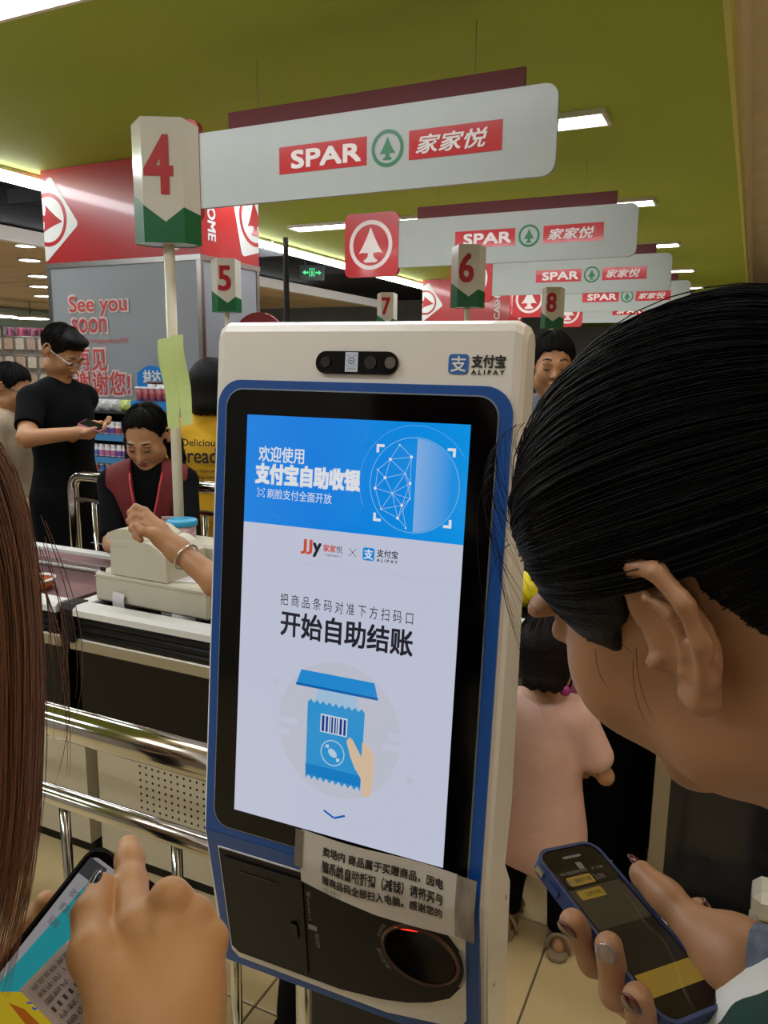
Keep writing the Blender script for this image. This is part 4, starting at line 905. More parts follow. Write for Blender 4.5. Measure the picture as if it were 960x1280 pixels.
# ---------------------------------------------------------------- right-hand side: packing table, glass door cabinet
t = thing('packing_table', 'white edged packing table behind the small child', 'table', (-0.86, 2.44, 0))
box('top', -0.30, 0.36, -0.28, 0.22, 0.80, 0.825, blackp, t)
box('white_edge', -0.30, 0.36, -0.30, -0.28, 0.795, 0.835, edge_w, t, 0.005)
box('side_edge', 0.36, 0.375, -0.30, 0.22, 0.795, 0.835, edge_w, t)
box('grey_shelf', -0.30, 0.36, -0.27, 0.20, 0.62, 0.64, alu, t)
for x in (-0.28, 0.34):
    for y in (-0.26, 0.20): box('leg', x-.018, x+.018, y-.018, y+.018, 0, 0.80, alu, t)
def lump(name, mat, label, cat, loc, sx, sy, sz, seed):
    m = MB(); V = []; f = []; r_ = random.Random(seed); nu, nv = 14, 8
    for i in range(nv+1):
        ph = math.pi*i/nv
        for k in range(nu):
            th = 2*math.pi*k/nu; q = 1+.12*r_.uniform(-1, 1)
            V.append((sx*math.sin(ph)*math.cos(th)*q, sy*math.sin(ph)*math.sin(th)*q, max(0, sz*(1-math.cos(ph))*.5*q)))
    for i in range(nv):
        for k in range(nu): f.append((i*nu+k, (i+1)*nu+k, (i+1)*nu+(k+1) % nu, i*nu+(k+1) % nu))
    o = tag(m.add(V, f).build(name, mat, smooth=True), label, cat); o.location = loc; return o
lump('yellow_bag', M('yellow_plastic', 'e0cf1c', 0.4, var=0.08), 'bright yellow plastic bag on the packing table', 'bag', (-0.60, 2.30, 0.826), .09, .07, .11, 3)
lump('dark_bag', M('dark_grey_bag', '38322e', 0.7, var=0.3, scale=15), 'dark brown grocery bag on the packing table', 'bag', (-0.80, 2.42, 0.826), .15, .12, .30, 5)
# glazed cabinet
al2 = M('cream_aluminium', 'a79e8c', 0.4, 0.5, var=0.04); dglass = M('dark_tinted_glass', '202226', 0.12, var=0.25, scale=3)
t = thing('glass_cabinet', 'aluminium framed cabinet with dark glass doors at the right', 'cabinet', (0.35, 2.08, 0))
box('carcass', -0.48, 0.60, 0.03, 0.30, 0.06, 0.92, M('cabinet_inside', '2b2c30', 0.6, var=0.2), t)
box('plinth', -0.48, 0.60, 0.05, 0.30, 0.0, 0.06, al2, t)
box('top', -0.50, 0.62, 0.0, 0.32, 0.92, 0.95, al2, t)
for x0, x1 in ((-0.50, 0.05), (0.07, 0.62)):
    d = box('door', x0+.04, x1-.04, 0.008, 0.028, 0.09, 0.89, dglass, t)
    for (a, b, c, e) in ((x0, x0+.042, 0.06, 0.92), (x1-.042, x1, 0.06, 0.92)): box('door_stile', a, b, 0.0, 0.03, c, e, al2, d)
    for (c, e) in ((0.06, 0.092), (0.888, 0.92)): box('door_rail', x0+.042, x1-.042, 0.0, 0.03, c, e, al2, d)
# white push bar of a trolley in front of the cabinet
tw_m = M('white_plastic_tube', 'd2d0ca', 0.4, var=0.03)
a, b = ony(820, 1128, 1.72), ony(1010, 1172, 1.72)
t = thing('white_trolley', 'low trolley with white tube handle before the glass cabinet', 'trolley', (a.x, 1.72, 0))
L = b.x-a.x
MB().tube([(0, 0, a.z), (L, 0, a.z)], 0.0095, 12).build('handle', tw_m, t)
for x in (0.02, L-.02): MB().tube([(x, 0, a.z), (x, 0.06, 0.05)], 0.008, 8).build('leg', tw_m, t)
MB().box(0.0, L, 0.03, 0.22, 0.045, 0.06).build('deck', alu, t)
for x in (0.04, L-.04): MB().lathe([(0, -.012), (0.022, -.012), (0.022, .012), (0, .012)], seg=14, mat=Matrix.Translation((x, 0.12, 0.023)) @ Matrix.Rotation(math.pi/2, 4, 'Y')).build('wheel', blackp, t)
# quilted white pack standing on the trolley deck
q = ony(960, 1070, 1.86)
qm = M('quilted_white_film', 'c9c6b8', 0.3, var=0.08, bump=0.3, bscale=40)
t = thing('tissue_pack', 'white quilted tissue pack standing on the trolley at the right edge', 'tissue pack', (q.x+.03, 1.86, 0.061))
for k in range(4):
    MB().box(-0.055, 0.10, -0.05, 0.05, 0.002+k*.078, 0.076+k*.078, None, 0.018).build('tissue_layer', qm, t, smooth=False)
t = None
# ================================================================= PEOPLE: smooth-blended volumes turned into one continuous skin
class SDF:
    def __init__(s): s.p = []
    def cone(s, a, b, r1, r2=None, k=0.02, op='+'):
        s.p.append(('c', np.array(a, float), np.array(b, float), r1, r1 if r2 is None else r2, k, op)); return s
    def chain(s, pts, rs, k=0.02, op='+'):
        for i in range(len(pts)-1): s.cone(pts[i], pts[i+1], rs[i], rs[i+1], k, op)
        return s
    def ball(s, c, r, k=0.02, op='+'): return s.cone(c, c, r, r, k, op)
    def ell(s, c, r, k=0.02, R=None, op='+'):
        s.p.append(('e', np.array(c, float), np.array(r, float), np.eye(3) if R is None else np.array(R, float), None, k, op)); return s
    def box(s):
        lo, hi = np.full(3, 1e9), np.full(3, -1e9)
        for q in s.p:
            if q[6] != '+': continue
            if q[0] == 'c':
                r = max(q[3], q[4]); lo = np.minimum(lo, np.minimum(q[1], q[2])-r); hi = np.maximum(hi, np.maximum(q[1], q[2])+r)
            else: r = q[2].max(); lo = np.minimum(lo, q[1]-r); hi = np.maximum(hi, q[1]+r)
        return lo, hi
    def grid(s, h, cuts=(), lim=None):
        lo, hi = s.box()
        if lim is not None: lo, hi = np.maximum(lo, lim[0]), np.minimum(hi, lim[1])
        lo = lo - 3*h; n = np.ceil((hi + 3*h - lo)/h).astype(int) + 1
        F = np.full(tuple(n), 1.0, np.float32); ax = [lo[i] + h*np.arange(n[i]) for i in range(3)]
        for q in s.p:
            k = max(q[5], 1e-4)
            if q[0] == 'c': r = max(q[3], q[4]); a0, b0 = np.minimum(q[1], q[2])-r, np.maximum(q[1], q[2])+r
            else: r = q[2].max(); a0, b0 = q[1]-r, q[1]+r
            m = k + 4*h; i0 = np.clip(np.floor((a0-m-lo)/h).astype(int), 0, n); i1 = np.clip(np.ceil((b0+m-lo)/h).astype(int)+1, 0, n)
            if (i1 <= i0).any(): continue
            sl = tuple(slice(i0[j], i1[j]) for j in range(3))
            X = ax[0][sl[0]][:, None, None]; Y = ax[1][sl[1]][None, :, None]; Z = ax[2][sl[2]][None, None, :]
            if q[0] == 'c':
                a, b, r1, r2 = q[1:5]; d = b-a; L2 = float(d@d)
                if L2 < 1e-12: D = np.sqrt((X-a[0])**2+(Y-a[1])**2+(Z-a[2])**2) - r1
                else:
                    t = np.clip(((X-a[0])*d[0]+(Y-a[1])*d[1]+(Z-a[2])*d[2])/L2, 0, 1)
                    D = np.sqrt((X-a[0]-t*d[0])**2+(Y-a[1]-t*d[1])**2+(Z-a[2]-t*d[2])**2) - (r1+(r2-r1)*t)
            else:
                c, rr, R = q[1:4]; x, y, z = X-c[0], Y-c[1], Z-c[2]
                u = x*R[0, 0]+y*R[1, 0]+z*R[2, 0]; v = x*R[0, 1]+y*R[1, 1]+z*R[2, 1]; w = x*R[0, 2]+y*R[1, 2]+z*R[2, 2]
                k0 = np.sqrt((u/rr[0])**2+(v/rr[1])**2+(w/rr[2])**2); k1 = np.sqrt((u/rr[0]**2)**2+(v/rr[1]**2)**2+(w/rr[2]**2)**2)
                D = k0*(k0-1)/np.maximum(k1, 1e-6)
            G = F[sl]
            if q[6] == '+': hh = np.maximum(k-np.abs(G-D), 0)/k; F[sl] = np.minimum(G, D) - hh*hh*k*0.25
            else: hh = np.maximum(k-np.abs(G+D), 0)/k; F[sl] = np.maximum(G, -D) + hh*hh*k*0.25
        X = ax[0][:, None, None]; Y = ax[1][None, :, None]; Z = ax[2][None, None, :]
        for c in cuts: F = np.maximum(F, c(X, Y, Z).astype(np.float32))
        return F, lo
    def mesh(s, h, cuts=(), lim=None):
        F, lo = s.grid(h, cuts, lim); return surfnet(F, lo, h)
def surfnet(F, lo, h):
    S = F < 0; n = np.array(F.shape); c = n-1
    crn = [(i, j, k) for i in (0, 1) for j in (0, 1) for k in (0, 1)]
    cnt = np.zeros(tuple(c), np.int8)
    for i, j, k in crn: cnt += S[i:i+c[0], j:j+c[1], k:k+c[2]]
    cell = np.argwhere((cnt > 0) & (cnt < 8)); m = len(cell)
    if m == 0: return np.zeros((0, 3)), np.zeros((0, 4), int)
    idx = np.full(tuple(c), -1, np.int64); idx[tuple(cell.T)] = np.arange(m)
    val = np.stack([F[cell[:, 0]+i, cell[:, 1]+j, cell[:, 2]+k] for i, j, k in crn], 1)
    acc = np.zeros((m, 3)); num = np.zeros(m)
    for a in range(8):
        for b in range(a+1, 8):
            da = np.array(crn[b])-np.array(crn[a])
            if abs(da).sum() != 1: continue
            x = (val[:, a] < 0) != (val[:, b] < 0); t = np.where(x, val[:, a]/np.where(x, val[:, a]-val[:, b], 1), 0)
            acc += np.where(x[:, None], np.array(crn[a])+t[:, None]*da, 0); num += x
    V = lo + (cell + acc/num[:, None])*h
    Q = []
    for ax_ in range(3):
        o1, o2 = [a for a in range(3) if a != ax_]
        sl0 = [slice(None)]*3; sl1 = [slice(None)]*3; sl0[ax_] = slice(0, -1); sl1[ax_] = slice(1, None)
        A, B = S[tuple(sl0)], S[tuple(sl1)]; E = np.argwhere(A != B)
        E = E[(E[:, o1] > 0) & (E[:, o2] > 0) & (E[:, o1] < n[o1]-1) & (E[:, o2] < n[o2]-1)]
        ins = A[tuple(E.T)]
        def at(d1, d2):
            e = E.copy(); e[:, o1] -= d1; e[:, o2] -= d2; return idx[tuple(e.T)]
        q = np.stack([at(1, 1), at(0, 1), at(0, 0), at(1, 0)], 1)
        flip = ins if ax_ != 1 else ~ins
        q[~flip] = q[~flip][:, ::-1]; Q.append(q)
    Q = np.concatenate(Q); return V, Q[(Q >= 0).all(1)]
def np_mesh(name, parts, mat, parent=None, origin=(0, 0, 0), smooth_it=0):
    V = np.concatenate([p[0] for p in parts]); off = np.cumsum([0]+[len(p[0]) for p in parts[:-1]]); Q = np.concatenate([p[1]+o for p, o in zip(parts, off)])
    if smooth_it:
        for _ in range(smooth_it):
            acc = np.zeros_like(V); num = np.zeros(len(V))
            for a, b in ((0, 1), (1, 2), (2, 3), (3, 0)):
                np.add.at(acc, Q[:, a], V[Q[:, b]]); np.add.at(num, Q[:, a], 1); np.add.at(acc, Q[:, b], V[Q[:, a]]); np.add.at(num, Q[:, b], 1)
            V = 0.5*V + 0.5*acc/np.maximum(num, 1)[:, None]
    V = V - np.array(origin)
    me = bpy.data.meshes.new(name); me.vertices.add(len(V)); me.vertices.foreach_set('co', V.astype(np.float32).ravel())
    me.loops.add(len(Q)*4); me.loops.foreach_set('vertex_index', Q.astype(np.int32).ravel())
    me.polygons.add(len(Q)); me.polygons.foreach_set('loop_start', np.arange(0, len(Q)*4, 4, dtype=np.int32)); me.polygons.foreach_set('loop_total', np.full(len(Q), 4, np.int32))
    me.polygons.foreach_set('use_smooth', np.ones(len(Q), bool)); me.update(calc_edges=True); me.validate()
    if mat: me.materials.append(mat)
    return link(name, me, parent)
def strands(name, paths, r, mat, parent, origin, seg=3):
    """many hair strands as thin tapered tubes in one mesh; paths: list of (n,3) arrays"""
    Vs = []; Qs = []; o = 0
    for P in paths:
        n = len(P); T = np.gradient(P, axis=0); T /= np.linalg.norm(T, axis=1)[:, None]+1e-9
        a = np.array([0.31, 0.87, 0.37]); u = a - T*(T@a)[:, None]; u /= np.linalg.norm(u, axis=1)[:, None]+1e-9; w = np.cross(T, u)
        rad = r*np.minimum(1, np.linspace(2.5, 0.25, n)) if np.isscalar(r) else r
        th = 2*np.pi*np.arange(seg)/seg
        ring = P[:, None, :] + rad[:, None, None]*(u[:, None, :]*np.cos(th)[None, :, None] + w[:, None, :]*np.sin(th)[None, :, None])
        Vs.append(ring.reshape(-1, 3))
        i = np.arange(n-1)[:, None]*seg; k = np.arange(seg)[None, :]; k2 = (k+1) % seg
        Qs.append(np.stack([i+k, i+k2, i+seg+k2, i+seg+k], -1).reshape(-1, 4)+o); o += n*seg
    return np_mesh(name, [(np.concatenate(Vs), np.concatenate(Qs))], mat, parent, origin)
# ---------------------------------------------------------------- anatomy
def A3(v): return np.array(v, float)
def head_frame(c, face, up):
    f = Vector(face).normalized(); u = Vector(up); u = (u - f*u.dot(f)).normalized(); l = u.cross(f)
    R = np.array([list(l), list(-f), list(u)]).T; c = np.array(c, float)
    return c, R, (lambda x, y, z: c + R @ np.array([x, y, z]))
def add_head(S, c, R, P, s=1.0, ears=True, fine=False, nz=0.0):
    e = lambda p, r, k=0.02, op='+': S.ell(P(*[v*s for v in p]), [v*s for v in r], k*s, R, op)
    e((0, .014, .032), (.074, .092, .083)); e((0, -.028, -.032), (.058, .060, .080), .03)
    S.ball(P(0, -.070*s, -.096*s), .019*s, .03*s)
    for x in (-1, 1):
        S.ball(P(x*.047*s, -.008*s, -.066*s), .021*s, .04*s); e((x*.037, -.062, -.028), (.024, .020, .026), .03)
        e((x*.030, -.084, .020), (.024, .011, .008), .012); S.ball(P(x*.0115*s, (nz-.098)*s, -.036*s), .0075*s, .008*s)
    S.cone(P(0, -.088*s, .010*s), P(0, (nz-.107)*s, -.032*s), .0065*s, .0105*s, .012*s)
    e((0, nz*.6-.090, -.060), (.022, .011, .0055), .006); e((0, nz*.6-.088, -.070), (.019, .011, .0065), .006)
    for x in (-1, 1): S.ball(P(x*.031*s, -.101*s, .003*s), .0135*s, .012*s, '-'); e((x*.031, -.082, .002), (.014, .011, .0085), .004)
    if ears:
        for x in (-1, 1):
            H = [(-.004, .012), (.0, .026), (.010, .033), (.022, .029), (.029, .014), (.027, -.004), (.019, -.020), (.010, -.030), (.002, -.028)]
            pts = [P(x*(.073+.012*max(0, (y+.004)/.03)+.004)*s, (y+.004)*s, z*s) for y, z in H]
            rr = [.0030, .0038, .0042, .0042, .0040, .0040, .0046, .0066, .0050] if fine else [.0045]*9
            S.chain(pts, [r*s for r in rr], .003*s if fine else .006*s)
            e((x*.077, .014, -.002), (.0055, .017, .026), .006)
            if fine:
                an = [(.010, .020), (.018, .010), (.017, -.004), (.010, -.016)]
                S.chain([P(x*.086*s, (y+.004)*s, z*s) for y, z in an], [.0028*s]*4, .004*s)
                S.ball(P(x*.082*s, .0*s, -.010*s), .0042*s, .004*s); S.ball(P(x*.090*s, .010*s, -.004*s), .0062*s, .004*s, '-')
def finger(S, pts, rs, k=0.006): S.chain(pts, rs, k)
skin = M('skin_warm', 'b98a66', 0.5, var=0.06, scale=30, bump=0.03, bscale=300, sss=0.08)
skin2 = M('skin_tan', 'a87852', 0.5, var=0.06, scale=25, bump=0.03, bscale=300, sss=0.08)
hair_b = M('black_hair', '0b0908', 0.62, var=0.35, scale=60, spec=0.15, bump=0.35, bscale=150)
lash = M('eyelash_black', '17110e', 0.6, var=0.1); lipm = M('lip_rose', '8a4a44', 0.45, var=0.05); brow_m = M('eyebrow_dark', '231a15', 0.7, var=0.1)
def face_marks(t, R, P, s, origin, eyes_down=True):
    for x in (-1, 1):
        S = SDF().chain([P(x*.047*s, -.081*s, .028*s), P(x*.033*s, -.0935*s, .033*s), P(x*.017*s, -.094*s, .029*s)], [.0022*s, .0034*s, .0032*s], .003); np_mesh('eyebrow', [S.mesh(.0022)], brow_m, t, origin)
        S = SDF().chain([P(x*.045*s, -.081*s, -.003*s), P(x*.037*s, -.0895*s, -.0065*s), P(x*.026*s, -.0925*s, -.007*s), P(x*.019*s, -.091*s, -.004*s)], [.0016*s, .0024*s, .0024*s, .0016*s], .003); np_mesh('eyelashes', [S.mesh(.002)], lash, t, origin)
    S = SDF().ell(P(0, -.0955*s, -.0605*s), [.0205*s, .0075*s, .0045*s], .003, R).ell(P(0, -.0935*s, -.0695*s), [.0175*s, .0075*s, .005*s], .003, R); np_mesh('lips', [S.mesh(.002)], lipm, t, origin)
def std_person(label, base, heading, Ht, elbows, hands, head_dir=(0, -1, -.1), skin_m=skin, h=0.009, lean=0.0, shirt=None, pants=None, sleeve=0.75, group=None, hem=None,
               feet=((-.10, 0), (.10, 0)), width=1.0, fingers=None, headtilt=None, long_sleeve=False, shoes=None, hc=None, hsz=None, head=True, extra=()):
    """local frame: faces -Y, +X is the person's left. elbows / hands: ((right), (left)) local points in metres"""
    t = thing('person', label, 'person', (base[0], base[1], 0), heading, group)
    s = Ht/1.70; w = width
    LN = lambda z: -lean*max(0, z-0.9*s)
    def J(x, y, z): return A3((x*s*w, y*s+LN(z*s), z*s))
    B = SDF(); hipL = [J(-.088, 0.0, .90), J(.088, 0.0, .90)]
    fl_ = [A3((fx, fy, 0.0)) for fx, fy in feet]
    knee = [hipL[i]*0.5 + (fl_[i]+A3((0, 0, .08*s)))*0.5 + A3((0, -.02, .0)) for i in (0, 1)]
    ank = [fl_[i] + A3((0, .02, .085*s)) for i in (0, 1)]
    sh = [J(-.158, .01, 1.365), J(.158, .01, 1.365)]
    legs = []; arms = []
    for i in (0, 1):
        legs += [(hipL[i], knee[i], .083*s*w, .056*s), (knee[i], ank[i], .056*s, .038*s)]
        arms += [(sh[i], A3(elbows[i]), .047*s*w, .038*s)]
    torso = [('e', J(0, .0, .95), (.158*s*w, .112*s, .13*s)), ('e', J(0, .0, 1.10), (.132*s*w, .098*s, .16*s)), ('e', J(0, .005, 1.26), (.152*s*w, .108*s, .16*s)), ('c', J(-.05, .014, 1.405), J(-.145, .012, 1.368), .048*s), ('c', J(.05, .014, 1.405), J(.145, .012, 1.368), .048*s), ('c', J(0, .02, 1.38), J(0, .0, 1.50), .052*s)]
    def put_torso(S, inf=0.0):
        for q in torso[:-1]:
            if q[0] == 'e': S.ell(q[1], [v+inf for v in q[2]], .06)
            else: S.cone(q[1], q[2], q[3]+inf, None, .05)
    put_torso(B); q = torso[-1]
    ne = q[2] if hc is None else A3(hc) + A3(Vector(head_dir).normalized())*-.02*s + A3((0, 0, -.06*s))
    if head: B.cone(q[1], ne, q[3], .048*s, .03)
    for a, b, r1, r2 in legs: B.cone(a, b, r1, r2, .03)
    for a, b, r1, r2 in arms: B.cone(a, b, r1, r2, .03)
    for i in (0, 1):
        B.cone(elbows[i], hands[i], .039*s, .026*s, .02)
        B.chain([ank[i]+A3((0, .02, -.045*s)), fl_[i]+A3((0, -.06*s, .03*s)), fl_[i]+A3((0, -.15*s, .025*s))], [.036*s, .036*s, .028*s], .02)
        d = A3(hands[i])-A3(elbows[i]); d /= np.linalg.norm(d)
        if fingers is None or fingers[i] is None:
            B.cone(hands[i], A3(hands[i])+d*.07*s, .027*s, .034*s, .02)
            sd = np.cross(d, A3((0, 0, 1))); sd /= np.linalg.norm(sd)+1e-6
            for k in range(4): p0 = A3(hands[i])+d*.085*s+sd*(k-1.5)*.017*s; B.chain([p0, p0+d*.035*s+A3((0, 0, -.012)), p0+d*.05*s+A3((0, 0, -.035))], [.0095*s]*3, .006)
            p0 = A3(hands[i])+d*.03*s+sd*.03*s; B.chain([p0, p0+d*.04*s+sd*.015], [.012*s, .009*s], .008)
        else:
            for ch, r in fingers[i]: B.chain([A3(p) for p in ch], r, .005 if h < .006 else .008)
    hc = A3(hc) if hc is not None else J(0, -.02, 1.575); f = Vector(head_dir).normalized()
    c, R, P = head_frame(hc, f, headtilt or (0, 0, 1)); hs = hsz or (1.0 if Ht > 1.3 else 0.82)
    if head: add_head(B, c, R, P, hs)
    body = np_mesh('body', [B.mesh(h)] + [e_[0].mesh(e_[1], *e_[2:]) for e_ in extra], skin_m, t)
    if shirt:
        S = SDF(); put_torso(S, .014); S.cone(torso[-1][1]+A3((0, 0, -.03)), torso[-1][1]+A3((0, .005, .035*s)), .062*s, .060*s, .03)
        for i in (0, 1):
            a, b = sh[i], A3(elbows[i])
            if long_sleeve: S.chain([a, b, b+(A3(hands[i])-b)*.9], [.058*s*w, .050*s, .04*s], .03)
            else: S.cone(a, a+(b-a)*sleeve, .058*s*w, .056*s, .03)
        hz = hem if hem is not None else .86*s
        cut = [lambda X, Y, Z: hz - Z]
        if not long_sleeve:
            for i in (0, 1):
                a, b = sh[i], A3(elbows[i]); d = (b-a)/np.linalg.norm(b-a); e = a+(b-a)*sleeve
                cut.append(lambda X, Y, Z, d=d, e=e, a=a, sg=(-1, 1)[i]: np.where((sg*X > abs(a[0])*0.92) & (Z > e[2]-.10), (X-e[0])*d[0]+(Y-e[1])*d[1]+(Z-e[2])*d[2], -1.0) if True else None)
        np_mesh('shirt', [S.mesh(h, cut)], shirt, t)
    if pants:
        S = SDF(); S.ell(torso[0][1], [v+.012 for v in torso[0][2]], .05)
        for i in (0, 1): S.chain([hipL[i], knee[i], ank[i]], [.095*s*w, .072*s, .058*s], .03)
        zt = .99*s
        np_mesh('trousers', [S.mesh(h, [lambda X, Y, Z: Z-zt, lambda X, Y, Z: .05*s-Z])], pants, t)
    if shoes:
        for i in (0, 1):
            S = SDF().chain([fl_[i]+A3((0, .055*s, .035*s)), fl_[i]+A3((0, -.06*s, .034*s)), fl_[i]+A3((0, -.155*s, .028*s))], [.042*s, .043*s, .034*s], .02)
            np_mesh('shoe', [S.mesh(h, [lambda X, Y, Z: .002-Z, lambda X, Y, Z: Z-.085*s])], shoes, t)
    return t, c, R, P, hs
def hair_strands(t, c, R, P, hs, mat, n=320, zb=None, grow=1.0, seed=1, r=.0011, crown=(0, .04, 1)):
    rg = np.random.default_rng(seed); ys, zs = zb or HZB; ctr = A3((0, .018, .040))*hs; rad = A3((.083, .102, .090))*hs*grow
    cr = A3(crown); cr /= np.linalg.norm(cr); e1 = np.cross(cr, A3((0, 1, 0))); e1 /= np.linalg.norm(e1); e2 = np.cross(cr, e1); out = []
    for _ in range(n):
        az = rg.uniform(0, 2*np.pi); pol = np.linspace(rg.uniform(.02, .9), rg.uniform(1.3, 2.2), 14); tw = rg.normal(0, .12)*np.linspace(0, 1, 14)
        d = np.cos(pol)[:, None]*cr + np.sin(pol)[:, None]*(np.cos(az+tw)[:, None]*e1 + np.sin(az+tw)[:, None]*e2)
        q = ctr + d*rad*(1.0 + rg.uniform(-.01, .03) + .012*np.sin(np.linspace(0, 3, 14)+rg.uniform(0, 6)))[:, None]
        zbv = np.interp(q[:, 1]/hs, ys, zs)*hs - rg.uniform(0, .012)*hs; ok = q[:, 2] > zbv; k = len(ok) if ok.all() else int(np.argmin(ok))
        if k >= 4: out.append(c + q[:k] @ R.T)
    return strands('hair_strands', out, r*hs, mat, t, (0, 0, 0))
HZB = ((-.12, -.075, -.055, -.04, -.02, -.005, .03, .04, .07, .12), (.075, .066, .050, .028, .0, .022, .022, -.03, -.06, -.07))
def hair_cap(t, c, R, P, hs, mat, h=0.006, extra=None, zb=None, grow=1.0, part='hair'):
    S = SDF().ell(P(0, .018*hs, .040*hs), [.083*hs*grow, .102*hs*grow, .090*hs*grow], .02, R)
    if extra: extra(S)
    ys, zs = zb or HZB
    def cut(X, Y, Z):
        x, y, z = X-c[0], Y-c[1], Z-c[2]; yl = (x*R[0, 1]+y*R[1, 1]+z*R[2, 1])/hs; zl = (x*R[0, 2]+y*R[1, 2]+z*R[2, 2])/hs
        xl = (x*R[0, 0]+y*R[1, 0]+z*R[2, 0])/hs
        return (np.interp(yl, ys, zs)-zl+.005*np.sin(xl*190+yl*60)+.004*np.sin(yl*330+1))*0.7*hs
    o = np_mesh(part, [S.mesh(h, [cut])], mat, t); hair_strands(t, c, R, P, hs, mat, zb=(ys, zs), grow=grow*1.005); return o
# ================================================================= THE PEOPLE
tee_black = M('black_cotton', '08090b', 0.9, var=0.15, scale=20, bump=0.1, bscale=200, spec=0.1)
jean_dark = M('charcoal_denim', '0e0f12', 0.9, var=0.2, scale=30, bump=0.1, bscale=200, spec=0.1)
def to_local(t, p): return A3(Matrix.Rotation(-t.rotation_euler.z, 3, 'Z') @ (Vector(p) - t.location))
def loc_fn(base, heading):
    Rz = Matrix.Rotation(-heading, 3, 'Z'); b = Vector((base[0], base[1], 0)); return lambda p: tuple(Rz @ (Vector(p)-b))
# --- man in black tee looking at his phone (faces right in the picture)
base = (-2.95, 2.68); hd = math.radians(95); L = loc_fn(base, hd)
hR, hL = L(atd(96, 541, 3.42)), L(atd(104, 537, 3.52)); eR = L(atd(33, 548, 3.36)); eL = L(atd(60, 560, 3.72))
def cup_hand(w, tip, up=0.0):
    w, tip = A3(w), A3(tip); d = tip-w; d /= np.linalg.norm(d); sd = np.cross(d, A3((0, 0, 1))); out = [([w, w+d*.05], [.027, .033])]
    for k in range(4): p0 = w+d*.075+sd*(k-1.5)*.016; out.append(([p0, p0+d*.035+A3((0, 0, .010)), p0+d*.045+A3((0, 0, .03))], [.010, .009, .008]))
    p0 = w+d*.03+sd*.03; out.append(([p0, p0+d*.045+A3((0, 0, .02))], [.012, .010])); return out
t, c, R, P, hs = std_person('tall man in a black tee looking down at the phone in his hands', base, hd, 1.74, (eR, eL), (hR, hL), head_dir=(0.0, -.80, -.55), skin_m=skin2, h=0.008,
    shirt=tee_black, pants=jean_dark, sleeve=0.72, fingers=(cup_hand(hR, L(atd(118, 540, 3.45))), cup_hand(hL, L(atd(122, 533, 3.55)))), shoes=tee_black, feet=((-.11, .02), (.11, -.02)), width=1.05)
man = t
hair_cap(t, c, R, P, hs, hair_b, extra=lambda S: S.ell(P(0, -.05*hs, .10*hs), [.058, .045, .026], .03, R))
face_marks(t, R, P, hs, (0, 0, 0))
gm = M('white_spectacle_frame', 'c9c9c6', 0.3, 0.3, var=0.02)
g = SDF()
for x in (-1, 1):
    for k in range(10):
        a, b = 2*math.pi*k/10, 2*math.pi*(k+1)/10
        g.cone(P(x*.032+.020*math.cos(a), -.101, .002+.015*math.sin(a)), P(x*.032+.020*math.cos(b), -.101, .002+.015*math.sin(b)), .0016, None, .001)
    g.cone(P(x*.052, -.099, .006), P(x*.079, .0, .012), .0024, None, .001)
g.cone(P(-.012, -.103, .004), P(.012, -.103, .004), .0016, None, .001)
np_mesh('spectacles', [g.mesh(.0025)], gm, t)
m = MB(); fr_ = lambda u, v, d=0: Vector((u, -0.145+0.0, v))
q = man.matrix_basis
pw = atd(116, 532, 3.44)
t = thing('mobile_phone', 'pink cased phone held by the tall man in black', 'phone', pw, math.radians(60), rot=(math.radians(18), math.radians(-15), math.radians(100)))
box('case', -.034, .034, -.055, .055, -.004, .004, M('pink_phone_case', 'a8607a', 0.4), t, 0.003); box('screen', -.031, .031, -.050, .050, .004, .0045, M('dark_phone_glass', '101216', 0.1), t)
# --- man with glasses at the left edge
base = (-3.42, 2.78); hd = math.radians(108)
t, c, R, P, hs = std_person('bespectacled man in a tan shirt at the left edge', base, hd, 1.55, ((-.24, -.02, .98), (.24, -.02, .98)), ((-.20, -.22, .86), (.20, -.2, .86)), head_dir=(0.0, -.95, -.25), skin_m=skin2, h=0.010,
    shirt=M('tan_shirt_cloth', '9c8a72', 0.8, var=0.25, scale=15), pants=jean_dark, shoes=tee_black)
hair_cap(t, c, R, P, hs, hair_b, h=.007)
g = SDF()
for x in (-1, 1): g.chain([P(x*.012, -.103, .004), P(x*.050, -.098, .006), P(x*.079, .0, .010)], [.0026]*3, .001)
np_mesh('spectacles', [g.mesh(.003)], M('black_spectacle_frame', '151515', 0.4), t)
# --- cashier in a red vest, looking down
base = (-2.02, 2.22); hd = math.radians(36); L = loc_fn(base, hd)
hR, hL = L(atd(172, 690, 2.62)), L(atd(214, 700, 2.55)); eR, eL = L(atd(141, 680, 2.78)), L(atd(236, 690, 2.72))
t, c, R, P, hs = std_person('cashier in a dark red vest with a lanyard, looking down', base, hd, 1.40, (eR, eL), (hR, hL), hsz=.93, head_dir=(-.22, -.85, -.52), h=0.008, shirt=tee_black, pants=tee_black, sleeve=0.9, shoes=tee_black, width=1.02)
cash = t
def pony(S):
    S.chain([P(0, .085, .05), P(.05, .09, -.03), P(.085, .03, -.12), P(.088, .0, -.20)], [.04, .036, .028, .018], .03)
    S.chain([P(-.02, .085, .03), P(-.075, .06, -.06), P(-.085, -.01, -.15), P(-.080, -.03, -.25)], [.04, .034, .026, .012], .03)
hair_cap(t, c, R, P, hs, hair_b, h=.006, extra=pony, zb=((-.12, -.075, -.055, -.04, -.02, -.005, .03, .04, .07, .12), (.110, .100, .084, .048, .014, .022, -.02, -.25, -.3, -.3)))
face_marks(t, R, P, hs, (0, 0, 0))
